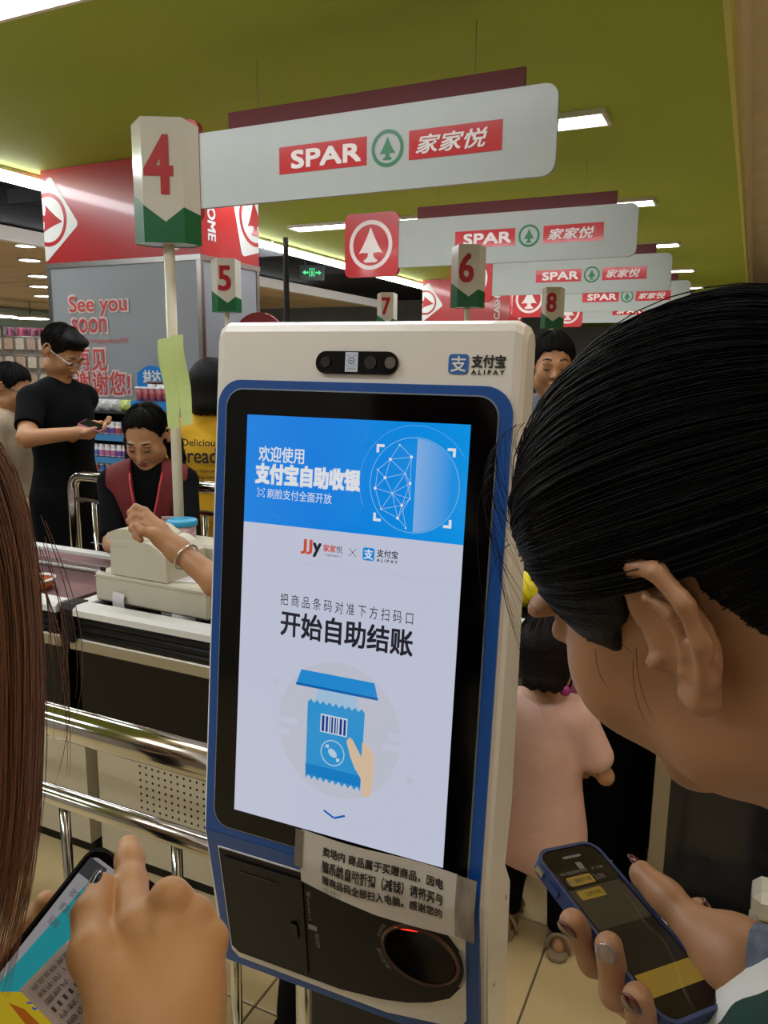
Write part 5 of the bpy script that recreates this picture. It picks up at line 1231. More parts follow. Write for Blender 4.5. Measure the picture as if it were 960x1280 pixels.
SL = SDF(); SL.chain([P(-.03, .085, .03), P(-.078, .05, -.05), P(-.082, -.02, -.13), P(-.070, -.075, -.20), P(-.066, -.085, -.27)], [.035, .030, .024, .018, .006], .02).chain([P(.05, .08, .02), P(.080, .05, -.06), P(.095, .01, -.15), P(.09, .0, -.20)], [.035, .030, .022, .01], .02)
np_mesh('hair_lock', [SL.mesh(.005)], hair_b, t)
# vest: torso shell, open V at the neck
vest = M('dark_red_vest', '661319', 0.8, var=0.12, scale=12, bump=0.15, bscale=60)
s = 1.40/1.70; S = SDF()
for z, r in ((.95, (.165, .115, .13)), (1.10, (.140, .10, .16)), (1.26, (.156, .110, .16))): S.ell((0, 0, z*s), [v*s*1.02+.026 for v in r], .06)
S.cone((-.05*s, .012*s, 1.405*s), (-.145*s, .012*s, 1.368*s), .048*s+.026, None, .05).cone((.05*s, .012*s, 1.405*s), (.145*s, .012*s, 1.368*s), .048*s+.026, None, .05)
np_mesh('vest', [S.mesh(.008, [lambda X, Y, Z: .80*s-Z, lambda X, Y, Z: np.where(Y < 0, 0.008+0.13*np.maximum(0, Z-1.02*s)-np.abs(X), -1.0), lambda X, Y, Z: np.abs(X)-.178*s, lambda X, Y, Z: Z-1.50*s+np.abs(X)*.3])], vest, t)
lan = M('red_lanyard', 'b02a30', 0.5, var=0.1)
def front(x, z): return (x, -.128 - .012*math.sin(z*9) - (.02 if z < 1.15 else 0.0), z)
for sg in (-1, 1):
    MB().tube([(sg*.058, -.06, 1.172), (sg*.052, -.108, 1.135), (sg*.038, -.138, 1.06), (sg*.018, -.148, .98), (0.004*sg, -.148, .92)], 0.0042, 8).build('lanyard', lan, t)
MB().box(-.03, .03, -.156, -.150, .84, .92).build('id_card', white_p, t)
b_ = MB().box(.055, .125, -.140, -.135, 1.00, 1.02).build('name_badge', M('badge_white', 'c9c2bc', 0.4), t); text('badge_lettering', 'SPAR 家家悦', .058, .122, 1.003, 1.017, num_red, b_, y=-.141)
# --- person in yellow tee seen from behind
base = (-2.20, 2.84); hd = math.radians(205)
yel = M('mustard_cotton', 'c79a16', 0.85, var=0.12, scale=12, bump=0.1, bscale=120)
t, c, R, P, hs = std_person('person with bobbed black hair in a printed yellow tee, seen from behind', base, hd, 1.57, ((-.23, 0, 1.0), (.23, 0, 1.0)), ((-.2, -.2, .95), (.2, -.2, .95)), head_dir=(0.1, -.95, -.25), h=0.009, shirt=yel, pants=tee_black, sleeve=.9, hem=.78, shoes=tee_black, width=1.05)
hair_cap(t, c, R, P, hs, hair_b, h=.007, grow=1.08, extra=lambda S: S.cone(P(0, .03, .02), P(0, .03, -.075), .096, .088, .04), zb=((-.12, -.07, -.04, -.03, .12), (.06, .05, .02, -.12, -.125)))
def back(u, v, d=0): return Vector((-u, 0.128+.012*math.cos(u*9), v))
for s_, a, b, z0, z1 in (('Delicious', -.10, .06, 1.215, 1.245), ('Bread', -.12, .05, 1.14, 1.205), ('Special Handmade', -.11, .09, 1.095, 1.112), ('fresh 1 kg each day', -.11, .09, 1.068, 1.085), ('Only the best', -.11, .07, 1.042, 1.058), ('bakery 1988', -.09, .07, 1.018, 1.034)):
    text('back_print', s_, a, b, z0, z1, ink, t, fr=back, bold=.02)
m = MB(); m.ring(.085, 1.17, .026, .030, back, 24); m.ring(.085, 1.165, .012, .014, back, 16, math.pi, 2*math.pi); m.ring(.075, 1.178, .004, .006, back, 10); m.ring(.095, 1.178, .004, .006, back, 10); tag(m.build('print_face', ink, t), kind='stuff')
# --- customer behind the kiosk reaching over the counter
base = (-0.74, 1.30); hd = math.radians(146); L = loc_fn(base, hd)
wr = L(atd(222, 688, 1.86)); el = L(atd(272, 728, 1.80)); kn = L(atd(196, 660, 1.90))
w_ = A3(wr); CH = SDF(); lp_ = lambda x, y, z: A3(L(atd(x, y, z)))
MCs = [lp_(181, 639, 1.90), lp_(182, 648, 1.885), lp_(184, 657, 1.875), lp_(188, 666, 1.87)]
for q in MCs: CH.chain([w_, w_*.45+q*.55, q], [.024, .017, .0105], .014)
for k, (a, b, c_) in enumerate((((170, 634), (163, 641), (166, 650)), ((169, 644), (162, 651), (167, 658)), ((171, 654), (165, 661), (171, 667)), ((176, 664), (170, 670), (176, 675)))):
    CH.chain([MCs[k], lp_(*a, 1.905-.01*k), lp_(*b, 1.90-.01*k), lp_(*c_, 1.895-.01*k)], [.0105, .0092, .0085, .0078], .004)
CH.chain([w_, lp_(192, 668, 1.85), lp_(178, 664, 1.845), lp_(170, 657, 1.85)], [.02, .013, .0105, .0085], .008)
CH.cone(w_, A3(el), .024, .034, .02)
t, c, R, P, hs = std_person('customer hidden behind the kiosk, bare forearm reaching over the counter', base, hd, 1.50, (el, (.24, -.05, .95)), (wr, (.2, -.2, .9)), head_dir=(0, -.9, -.4), skin_m=skin2, h=0.009, extra=((CH, .0032),), shirt=M('grey_white_cotton', 'c9c5bf', 0.8, var=0.08), pants=jean_dark, sleeve=.8, shoes=tee_black, fingers=([], None), width=.95)
hair_cap(t, c, R, P, hs, hair_b, h=.008)
q0, q1 = A3(el), w_; e0 = q1+(q0-q1)*.22; ax = (q0-q1)/np.linalg.norm(q0-q1); u = np.cross(ax, A3((0, 0, 1))); u /= np.linalg.norm(u); v = np.cross(ax, u)
MB().tube([tuple(e0+(u*math.cos(a)+v*math.sin(a))*.0335) for a in (2*math.pi*k/28 for k in range(28))], 0.0028, 8, closed=True).build('bangle', M('silver_bangle', 'd8d4c8', 0.2, 0.9, var=0.02), t)
# --- small child in pink seen from behind
base = (-0.425, 1.93); hd = math.radians(186)
pk_t = M('pale_pink_cotton', 'dcb3a6', 0.85, var=0.08, scale=10, bump=0.12, bscale=60)
t, c, R, P, hs = std_person('small child in a pale pink tee and sandals, seen from behind', base, hd, 0.84, ((-.165, -.01, .50), (.165, -.01, .50)), ((-.12, -.13, .45), (.12, -.13, .45)), hc=(0, -.01, .818), hsz=.87, head_dir=(0, -.92, -.35), skin_m=skin, h=0.006, feet=((-.075, .02), (.075, -.01)), width=1.1)
S = SDF(); S.ell((0, .0, .40), (.115, .095, .17), .05).ell((0, 0, .57), (.11, .085, .13), .05).cone((-.07, .005, .668), (.07, .005, .668), .05, None, .04).cone((0, .01, .66), (0, .008, .71), .058, .052, .03)
for x in (-1, 1): S.cone((x*.085, .005, .665), (x*.140, 0.0, .56), .046, .043, .03)
S.ell((0, .0, .30), (.128, .105, .12), .05)
np_mesh('shirt', [S.mesh(.005, [lambda X, Y, Z: .225+.01*np.sin(X*40)-Z, lambda X, Y, Z: Z-.715+.25*np.maximum(0, .06-np.abs(X))])], pk_t, t)
S = SDF()
for x, fy in ((-.075, .02), (.075, -.01)): S.chain([(x*.8, 0, .34), (x, -.01, .20), (x, fy+.01, .06)], [.062, .048, .036], .03)
np_mesh('trousers', [S.mesh(.006, [lambda X, Y, Z: .055-Z])], tee_black, t)
hair_k = M('dark_brown_hair', '140d0a', 0.6, var=0.4, scale=40, spec=0.15, bump=0.3, bscale=80)
hair_cap(t, c, R, P, hs, hair_k, h=.005, grow=1.08, extra=lambda S: S.cone(P(0, .035, .0), P(0, .045, -.07), .072, .058, .04), zb=((-.12, -.07, -.04, -.03, .12), (.06, .05, .02, -.10, -.105)))
sand = M('beige_sandal', '8a7a60', 0.6, var=0.15)
for x, fy in ((-.075, .02), (.075, -.01)):
    S = SDF().chain([(x, fy+.055, .008), (x, fy-.02, .008), (x, fy-.095, .008)], [.028, .030, .028], .01)
    so = np_mesh('sandal', [S.mesh(.004, [lambda X, Y, Z: Z-.014, lambda X, Y, Z: .001-Z])], sand, t)
    for y0, z0 in ((fy+.045, .05), (fy-.045, .042), (fy-.075, .036)):
        MB().tube([(x+.032*math.cos(a), y0, .01+z0*max(0, math.sin(a))) for a in (math.pi*k/10 for k in range(11))], .006, 8).build('sandal_strap', sand, so)
hp = MB(); hp.lathe([(0, .014), (.011, .01), (.014, 0), (.011, -.01), (0, -.014)], seg=14, mat=Matrix.Translation(Vector(P(-.055, .055, -.085)))); hp.build('hair_tie', M('magenta_hair_tie', 'a02a78', 0.5), t)
# --- adult in long dark navy clothes holding the child's pink jacket
base = (-0.14, 2.02+.0); hd = math.radians(172)
navy = M('navy_black_cloth', '07080d', 0.9, var=0.15, scale=12, spec=0.1)
base = (-0.17, 2.36)
t, c, R, P, hs = std_person('adult in long dark navy clothes behind the small child', base, hd, 1.58, ((-.175, -.02, 1.0), (.175, -.02, 1.0)), ((-.12, -.18, .95), (.12, -.18, .95)), skin_m=skin2, h=0.011, width=.9, shirt=navy, pants=navy, long_sleeve=True, shoes=tee_black)
S = SDF().cone((0, 0, .95), (0, 0, .14), .15, .16, .05); np_mesh('long_skirt', [S.mesh(.01, [lambda X, Y, Z: .10-Z, lambda X, Y, Z: Z-1.0])], navy, t)
hair_cap(t, c, R, P, hs, hair_b, h=.009)
t.location = (-0.325, 2.34, 0)
pj = M('dusty_pink_fabric', '96566a', 0.85, var=0.15, scale=12, bump=0.2, bscale=40)
q = [ony(x, y, 2.14) for x, y in ((706, 884), (722, 832), (765, 850), (760, 884), (738, 906))]
m = MB(); cpt = sum(q, Vector())/5; V = [p for p in q] + [cpt+Vector((0, -.03, 0))] + [p+Vector((.01, .05, 0)) for p in q]
f = [(i, (i+1) % 5, 5) for i in range(5)] + [(i, 6+i, 6+(i+1) % 5, (i+1) % 5) for i in range(5)] + [(10, 9, 8, 7, 6)]
o = tag(m.add([p-cpt for p in V], f).build('pink_jacket', pj), 'folded dusty pink jacket beside the child', 'jacket'); o.location = cpt
# --- dark haired person further back, glimpsed right of the kiosk head
p = atd(690, 455, 3.0); base = (p.x, p.y); hd = math.radians(20)
t, c, R, P, hs = std_person('dark haired person glimpsed between the kiosk head and the woman', base, hd, 1.70, ((-.24, 0, 1.05), (.24, 0, 1.05)), ((-.2, -.15, .9), (.2, -.15, .9)), skin_m=skin2, h=0.011, shirt=M('grey_blue_cloth', '5d6470', 0.8, var=0.1), pants=jean_dark, shoes=tee_black)
hair_cap(t, c, R, P, hs, hair_b, h=.007); face_marks(t, R, P, hs, (0, 0, 0))
# ================================================================= NEAR PEOPLE: the woman at the right and the girl at the left
def cv(r, u, f): return RIGHT*r + UP*u + FWD*f          # camera-aligned direction -> world
def cvec(p): return A3(p)
# ---------------- woman with tied black hair
wb = CAMP + RIGHT*0.345 + FWD*0.29; base = (wb.x, wb.y); hd = math.radians(237); L = loc_fn(base, hd)
RL = Matrix.Rotation(-hd, 3, 'Z')
lw = cv(-.649, -.283, -.706).normalized(); fw = cv(-.6186, -.3438, .7065); fw = (fw - lw*fw.dot(lw)).normalized(); uw = fw.cross(lw)
_q = Matrix.Rotation(math.radians(-7), 3, uw); fw, lw = (_q @ fw), (_q @ lw)
if fw.dot(FWD) < .70: fw, lw = (_q.inverted() @ _q.inverted() @ fw), (_q.inverted() @ _q.inverted() @ lw)
fl_, ul_, ll_ = RL @ fw, RL @ uw, RL @ lw
c0 = A3(L(CAMP + cv(.1730, -.030, .3880)))
c, R, P = head_frame(c0, fl_, ul_)
def wl(px, py, d): return A3(L(atd(px, py, d)))
H = SDF(); add_head(H, c, R, P, 1.0, True, True, .028)
sh0 = A3((0, 0.01, 1.30))
H.cone(P(0, .03, -.055), P(0, .055, -.15), .056, .055, .03); H.cone(P(0, .055, -.15), sh0, .055, .062, .05)
# right hand holding the phone: thumb on top, fingers curling up round the left edge
HD = SDF()
tip, ip, mcp, cmc = wl(803, 1093, .500), wl(832, 1121, .485), wl(873, 1163, .465), wl(920, 1200, .448)
HD.chain([tip, ip, mcp, cmc], [.0084, .0098, .0112, .016], .007)
wr_ = wl(985, 1240, .440)
HD.chain([cmc, wr_], [.019, .026], .02)
k_ = [wl(852, 1205, .503), wl(866, 1232, .493), wl(882, 1258, .480), wl(900, 1280, .468)]
for q in k_: HD.cone(cmc, q, .015, .012, .015); HD.cone(wr_, q, .020, .012, .015)
FI = [[k_[0], wl(790, 1222, .492), wl(742, 1200, .465), wl(716, 1153, .449)], [k_[1], wl(815, 1275, .472), wl(770, 1240, .438), wl(761, 1183, .428)], [k_[2], wl(840, 1312, .452), wl(806, 1292, .416), wl(797, 1247, .405)]]
for f_ in FI: HD.chain(f_, [.012, .0100, .0088, .0078], .005)
# the other hand's finger tips behind the palm
OH = [[wl(925, 1240, .52), wl(880, 1170, .51), wl(874, 1138, .50)], [wl(945, 1240, .50), wl(915, 1185, .485), wl(903, 1160, .478)], [wl(960, 1240, .49), wl(940, 1195, .47), wl(925, 1175, .462)]]
for f_ in OH: HD.chain(f_, [.012, .009, .0078], .005)
jw = M('white_jacket_cloth', 'c8c8c4', 0.8, var=0.06, scale=15, bump=0.15, bscale=80)
eR = (-.20, -.06, 1.02); eL = (.22, -.06, 1.02)
t, *_ = std_person('woman with tied back black hair and a mole on her cheek, bending over her phone', base, hd, 1.60, (eR, eL), (tuple(wr_), tuple(wl(950, 1300, .53))), h=0.010, skin_m=M('skin_near', 'a07351', 0.48, var=0.05, scale=40, bump=0.04, bscale=500, sss=0.1),
    shirt=jw, long_sleeve=True, pants=jean_dark, shoes=tee_black, head=False, hc=tuple(c0), fingers=([], []), extra=((H, .0028), (HD, .0017)))
wom = t
# jacket
dg = M('dark_green_trim', '10322c', 0.85, var=0.15, scale=60)
S = SDF()
c1, c2 = wl(990, 1255, .438), wl(1010, 1345, .41)
S.chain([eR, tuple(c2), tuple(c1)], [.05, .046, .040], .03)
np_mesh('sleeve', [S.mesh(.006)], jw, t)
S = SDF().cone(wl(948, 1206, .440), wl(968, 1228, .438), .022, .031, .002); np_mesh('striped_cuff', [S.mesh(.003)], M('navy_striped_cuff', '5a6274', 0.8, var=0.6, scale=120, stretch=(1, 1, .1)), t)
S = SDF().chain([wl(905, 1318, .372), wl(942, 1284, .372), wl(1000, 1262, .368)], [.010, .011, .012], .004); S.chain([wl(930, 1330, .368), wl(980, 1296, .366)], [.010, .012], .004); np_mesh('jacket_trim', [S.mesh(.003)], dg, t)
# nails, mole, eyelashes
nail_r = M('dark_red_nail', '4a1216', 0.2, var=0.02, coat=0.6); nail_s = M('silver_nail', '9a8a84', 0.2, 0.4, var=0.05)
def nail(par, at, dirv, nrm, mat, w=.0062, l=.0080):
    d = A3(dirv)/np.linalg.norm(dirv); n = A3(nrm) - d*(A3(nrm)@d); n /= np.linalg.norm(n); sd = np.cross(d, n)
    S = SDF().ell(A3(at), (w, l, .0022), .001, np.array([sd, d, n]).T); np_mesh('nail', [S.mesh(.0009)], mat, par)
tocam = lambda p: A3(L(CAMP)) - A3(p)
for f_, mat_, off in ((FI[0], nail_r, (-14, -4)), (FI[1], nail_s, (-6, 2)), (FI[2], nail_r, (-6, 2))):
    e_ = f_[3]; d_ = f_[3]-f_[2]; n_ = A3(RL @ cv(-.75 if mat_ is nail_r else -.35, .1, -.65)); n_ = n_ - d_*(n_@d_)/(d_@d_); n_ /= np.linalg.norm(n_)
    nail(t, e_+n_*.0060+d_/np.linalg.norm(d_)*.001, d_, n_, mat_)
d_ = tip-ip; nail(t, tip+d_/np.linalg.norm(d_)*.0035+A3(RL @ cv(-.1, .75, .5))*.0062, d_, A3(RL @ cv(-.1, .8, .6)), nail_r, .0050, .0066)
for f_ in OH[:1]+OH[2:]: d_ = f_[2]-f_[1]; nail(t, f_[2]+A3(RL @ cv(.5, .5, -.2))*.007, d_, A3(RL @ cv(.6, .5, -.3)), nail_r, .005, .006)
from mathutils.bvhtree import BVHTree
_v, _f = H.mesh(.0045); _b = BVHTree.FromPolygons([tuple(p) for p in _v], [tuple(int(i) for i in q) for q in _f])
_o = Vector(L(CAMP)); _d = Vector(L(atd(737, 797, .5))) - _o; _h = _b.ray_cast(_o, _d.normalized())[0] or Vector(P(.06, -.052, -.018))
ml = SDF().ell(A3(_h), (.0019, .0019, .0022), .001)

# hair: shell pulled back over the ears plus combed strands
ZBW = ((-.12, -.078, -.062, -.05, -.035, -.015, .002, .032, .044, .07, .12), (.058, .046, .014, -.006, -.008, .004, .027, .026, -.028, -.055, -.06))
hm = M('near_black_hair', '080606', 0.55, var=0.4, scale=80, spec=0.16, bump=0.2, bscale=200)
Sx = SDF().ell(P(0, .010, .038), [.084, .107, .091], .02, R).ell(P(0, .125, .0), [.034, .034, .034], .03, R)
def wcut(X, Y, Z):
    x, y, z = X-c[0], Y-c[1], Z-c[2]; xl, yl, zl = ((x*R[0, i]+y*R[1, i]+z*R[2, i]) for i in range(3))
    return (np.interp(yl, ZBW[0], ZBW[1])-zl+.003*np.sin(yl*260)+.002*np.sin(xl*300))*0.7
np_mesh('hair', [Sx.mesh(.003, [wcut])], hm, t)
rg = np.random.default_rng(7); ctr = A3((0, .010, .038)); rad = A3((.084, .107, .091)); paths = []; bun = A3((0, 1.0, -.05)); bun /= np.linalg.norm(bun)
zbw = lambda y: np.interp(y, ZBW[0], ZBW[1])
while len(paths) < 4000:
    d0 = rg.normal(0, 1, 3); d0 /= np.linalg.norm(d0); st = ctr + d0*rad; gap = st[2]-zbw(st[1])
    if gap < -.002 or st[1] > .07: continue
    if gap > .02 and rg.random() < .55: continue
    om = np.arccos(np.clip(d0@bun, -1, 1)); tt = np.linspace(0, rg.uniform(.6, 1), 16)
    lift_ = rg.uniform(.0, .022) + (.05*rg.random()**7)
    q = (np.sin((1-tt)*om)[:, None]*d0 + np.sin(tt*om)[:, None]*bun)/np.sin(om); q = q/np.linalg.norm(q, axis=1)[:, None]
    q[:, 2] += rg.normal(0, .02)*np.sin(tt*np.pi); pts = ctr + q*rad*(1+lift_*np.sin(np.clip(.15+tt*3, 0, np.pi/2)))[:, None]
    ok = pts[:, 2] > zbw(pts[:, 1])-.004; k = len(ok) if ok.all() else int(np.argmin(ok))
    if k > 5: paths.append(c + pts[:k] @ R.T)
strands('hair_strands', paths, np.linspace(1, .5, 16)[0]*.00036, hm, t, (0, 0, 0))
# loose wisps at temple and cheek
paths = []
for i in range(4):
    s0 = A3((.072+rg.normal(0, .004), -.028+rg.normal(0, .010), -.004+rg.normal(0, .006))); n = 12; tt = np.linspace(0, 1, n)[:, None]
    e = s0 + A3((.001+rg.normal(0, .002), .008+rg.normal(0, .010), -.02-.03*rg.random())); m_ = (s0+e)/2+A3((.003, -.004, 0))
    paths.append(c + ((1-tt)**2*s0+2*tt*(1-tt)*m_+tt**2*e) @ R.T)
for i in range(45):   # fly-away strands along the forehead edge
    a = rg.uniform(-.2, 1.3); s0 = A3((np.sin(a)*.08, -.078+.02*a, .04+np.cos(a)*.078)); n = 12; tt = np.linspace(0, 1, n)[:, None]
    e = s0 + A3((.02*rg.normal(), -.012-.02*rg.random(), -.05-.05*rg.random())); m_ = s0 + A3((0, -.022, .0))
    paths.append(c + ((1-tt)**2*s0+2*tt*(1-tt)*m_+tt**2*e) @ R.T)
strands('loose_wisps', paths, .00016, hm, t, (0, 0, 0))
np_mesh('mole', [ml.mesh(.0006)], M('mole_brown', '2a1a14', 0.6, var=0.1), t)
# ---------------- phones
def phone(name, label, TLp, Lv, Wv, case_m, screen_m, th=.0085, r=.011, lip=.003):
    Lw, Ww = cv(*Lv), cv(*Wv); n = Ww.cross(Lw); n.normalize()
    if n.dot(CAMP-TLp) < 0: n = -n
    l, w = Lw.length, Ww.length; ul, uw_ = Lw/l, Ww/w
    t = thing(name, label, 'phone', TLp + Lw/2 + Ww/2)
    def fr(u, v, d=0.0): return uw_*(u) - ul*(v) + n*d        # u right, v up (towards the phone's top), d towards the viewer
    def slab_(nm, P, d0, d1, mat, par):
        m = MB(); k = len(P); m.add([fr(u, v, d0) for u, v in P]+[fr(u, v, d1) for u, v in P], [tuple(range(k, 2*k)), tuple(range(k))[::-1]]+[(i, (i+1) % k, k+(i+1) % k, k+i) for i in range(k)]); return m.build(nm, mat, par)
    slab_('case', rrect(-w/2, w/2, -l/2, l/2, r, 6), -th, 0.0, case_m, t)
    m = MB(); A = rrect(-w/2, w/2, -l/2, l/2, r, 6); Bq = rrect(-w/2+.0022, w/2-.0022, -l/2+.0022, l/2-.0022, r-.002, 6); k = len(A)
    m.add([fr(u, v, 0) for u, v in A]+[fr(u, v, .0012) for u, v in A]+[fr(u, v, .0012) for u, v in Bq]+[fr(u, v, 0) for u, v in Bq], [q for i in range(k) for j in ((i+1) % k,) for q in ((i, j, k+j, k+i), (k+i, k+j, 2*k+j, 2*k+i), (2*k+i, 2*k+j, 3*k+j, 3*k+i))]); m.build('case_rim', case_m, t)
    gl = slab_('glass', Bq, .0001, .0005, M('phone_black_glass', '050506', 0.06, var=0, spec=0.5), t)
    return t, fr, w, l, slab_, gl
navy_c = M('navy_silicone_case', '1b2f5c', 0.5, var=0.04)
TLp = atd(665, 1066, .50)
t, fr, w, l, slab_, gl = phone('mobile_phone', 'phone in a navy case held by the woman at the right', TLp, (.0513, -.0477, -.100), (.0462, -.0040, .0280), navy_c, None)
def pe(nm, c_, es, ro=.08): return M('phone_'+nm, '060606', ro, var=0, emit=c_, es=es)
scn = slab_('display', rrect(-w/2+.0042, w/2-.0042, -l/2+.016, l/2-.018, .001, 2), .0005, .0006, pe('dim', '4a4432', .30), t)
F6 = lambda d: (lambda u, v, dd=0: fr(u, v, d))
MB().flat([(-w/2+.0042, l/2-.033), (w/2-.0042, l/2-.033), (w/2-.0042, l/2-.018), (-w/2+.0042, l/2-.018)], F6(.0007)).build('status_bar', pe('darkbar', '16130e', .3), scn)
amb = pe('amber', 'c09a3a', .30); ambd = pe('amber_text', '3a2c10', .2); pal = pe('pale', '8a8270', .35)
MB().flat(rrect(-w/2+.009, -w/2+.030, .030, .037, .001, 2), F6(.0008)).build('amber_button', amb, scn); MB().flat(rrect(-w/2+.009, -w/2+.030, .0195, .0265, .001, 2), F6(.0008)).build('amber_button', amb, scn)
text('button_lettering', '最新优惠', -w/2+.0145, -w/2+.028, .032, .035, ambd, scn, fr=F6(.0010)); text('button_lettering', '立即领取', -w/2+.0145, -w/2+.028, .0215, .0245, ambd, scn, fr=F6(.0010))
MB().flat(rrect(-.002, .003, .041, .0465, .001, 2), F6(.0008)).build('menu_icon', pal, scn)
text('status_lettering', '中国移动  7:18', -w/2+.007, w/2-.010, l/2-.0225, l/2-.020, pal, scn, fr=F6(.0009)); text('status_lettering', '返回   门店', -w/2+.007, w/2-.014, l/2-.030, l/2-.026, pal, scn, fr=F6(.0009))
MB().flat([(-w/2+.0042, -l/2+.016), (w/2-.0042, -l/2+.016), (w/2-.0042, -l/2+.030), (-w/2+.0042, -l/2+.030)], F6(.0008)).build('amber_bar', amb, scn)
MB().flat([(-w/2+.0042, -l/2+.030), (w/2-.0042, -l/2+.030), (w/2-.0042, -l/2+.060), (-w/2+.0042, -l/2+.060)], F6(.0007)).build('dark_footer', pe('footer', '1c1a18', .25), scn)
MB().flat(rrect(-.008, .008, l/2-.0105, l/2-.0085, .0009, 3), F6(.0007)).build('earpiece', pal, t)
for v0, v1 in ((.030, .040), (.046, .053)):
    m = MB(); m.add([fr(-w/2-.0012, v, d) for v in (v0, v1) for d in (-.006, -.002)] + [fr(-w/2+.001, v, d) for v in (v0, v1) for d in (-.006, -.002)], [(0, 1, 3, 2), (4, 6, 7, 5), (0, 2, 6, 4), (1, 5, 7, 3), (0, 4, 5, 1), (2, 3, 7, 6)]); m.build('side_button', alu if v0 > .04 else navy_c, t)
# ---------------- girl at the left with long brown hair
gb = CAMP + RIGHT*(-.43) + FWD*0.34; base = (gb.x, gb.y); hd = math.radians(139); L = loc_fn(base, hd)
def gl_(px, py, d): return A3(L(atd(px, py, d)))
GH = SDF()
MC = [gl_(170, 1163, .417), gl_(213, 1124, .426), gl_(243, 1146, .428), gl_(262, 1174, .424)]
WA, WB = gl_(168, 1290, .392), gl_(218, 1286, .398)
for i, q in enumerate(MC):
    w_ = WA + (WB-WA)*(i/3); GH.chain([w_, w_*.5+q*.5, q], [.0185, .0145, .0098], .009)
GH.cone(WA, WB, .0185, .0185, .02)
GH.chain(MC, [.0080, .0078, .0076, .0070], .005)
for q, r_ in zip(MC, (.0115, .0120, .0112, .0100)): GH.ball(q + A3(Matrix.Rotation(-hd, 3, 'Z') @ cv(0, .2, -.35))*.004, r_*.88, .003)
GH.chain([MC[0], gl_(164, 1104, .452), gl_(162, 1075, .468), gl_(161, 1059, .480)], [.0112, .0088, .0082, .0074], .005)      # pointing index finger
for i, (a, b, r_) in enumerate((((222, 1126, .466), (200, 1175, .462), .0100), ((250, 1148, .462), (232, 1195, .455), .0094), ((266, 1182, .450), (250, 1225, .445), .0083))):
    GH.chain([MC[i+1], gl_(*a), gl_(*b)], [.0108-.0006*i, r_, r_*.85], .003)
TH = [gl_(160, 1262, .392), gl_(116, 1192, .402), gl_(113, 1142, .424), gl_(127, 1108, .443)]
GH.chain(TH, [.0180, .0120, .0096, .0076], .0045)
w0 = WA*.5+WB*.5
GH.cone(w0, gl_(205, 1420, .37), .026, .030, .02)
OTH = [[gl_(-25, 1250, .50), gl_(35, 1165, .515), gl_(58, 1128, .515)], [gl_(-35, 1270, .50), gl_(22, 1190, .51), gl_(44, 1152, .51)]]
for f_ in OTH: GH.chain(f_, [.012, .0085, .0076], .005)
t, c, R, P, hs = std_person('long haired girl at the left edge tapping her phone', base, hd, 1.60, ((-.24, -.08, .98), (.21, -.08, .98)), (tuple(gl_(205, 1420, .37)), tuple(gl_(-60, 1330, .5))), h=0.010, skin_m=M('skin_girl', 'c0905f', 0.5, var=0.05, scale=40, bump=0.04, bscale=500, sss=0.1),
    hc=tuple(A3(L(CAMP + cv(-.352, .055, .40)))), head_dir=tuple(Matrix.Rotation(-hd, 3, 'Z') @ cv(.60, -.60, .25)), shirt=M('dark_plum_knit', '2a2024', 0.9, var=0.2, scale=40), pants=jean_dark, sleeve=.9, shoes=tee_black, fingers=([], []), extra=((GH, .0018),))
nail_d = M('dark_chrome_nail', '2a2a30', 0.15, 0.6, var=0.1, scale=200, coat=0.5)
d_ = TH[3]-TH[2]; nail(t, TH[3]+A3(Matrix.Rotation(-hd, 3, 'Z') @ cv(-.35, .55, -.3))*.0085, d_, A3(Matrix.Rotation(-hd, 3, 'Z') @ cv(-.55, .45, -.6)), nail_d, .0055, .0085)
brn = M('brown_hair', '6e4426', 0.42, var=0.45, scale=160, spec=0.4, stretch=(1, 1, .04))
hair_cap(t, c, R, P, hs, brn, h=.006, grow=1.05)
GC = SDF().cone(P(0, .05, .02), A3(c)+A3((0, .06, -.28)), .085, .07, .04); np_mesh('long_back_hair', [GC.mesh(.006)], brn, t)
GH.cone(P(0, .03, -.06), A3((0, .0, 1.36)), .052, .055, .03)
Bx = ((380, 460, 500, 540, 580, 640, 700, 800, 900, 1000, 1060, 1120, 1180, 1240), (-150, -90, -52, -8, 16, 34, 46, 54, 54, 50, 44, 34, 20, 4))
paths = []; rg = np.random.default_rng(3); Lr = Matrix.Rotation(-hd, 3, 'Z')
for i in range(800):
    d0 = abs(rg.normal(0, 1))*55; y1 = rg.uniform(900, 1235) if rg.random() < .6 else rg.uniform(1120, 1250); n = 16; yy = np.linspace(390, y1, n); cz = .375 + rg.normal(0, .02)
    wob = rg.normal(0, 2.5)*np.sin(yy/rg.uniform(60, 160)+rg.uniform(0, 6)) + rg.normal(0, 4)*((yy-390)/780)**2
    xx = np.interp(yy, *Bx) - d0*np.interp(yy, (470, 700, 1000, 1250), (1.3, 1.0, .9, .8)) + wob
    paths.append(np.array([gl_(x, y, cz+.02*math.sin(y/300)) for x, y in zip(xx, yy)]))
for i in range(16):      # stray strands further out
    n = 14; x0 = rg.uniform(30, 60); yy = np.linspace(rg.uniform(640, 720), rg.uniform(830, 1000), n); amp = rg.uniform(10, 52)
    xx = x0 + amp*np.sin(np.linspace(0, rg.uniform(1.6, 3.0), n)); paths.append(np.array([gl_(x, y, .375) for x, y in zip(xx, yy)]))
strands('hair_strands', paths, .00024, brn, t, (0, 0, 0))
hm_ = SDF()
for i in range(14):
    x0 = -120+i*8; hm_.chain([gl_(x0-70, 380, .39), gl_(x0-14, 500, .385), gl_(x0+16, 700, .385), gl_(x0+18, 900, .385), gl_(x0+5, 1130, .385), gl_(x0-8, 1200, .385)], [.006, .006, .006, .006, .004, .001], .006)
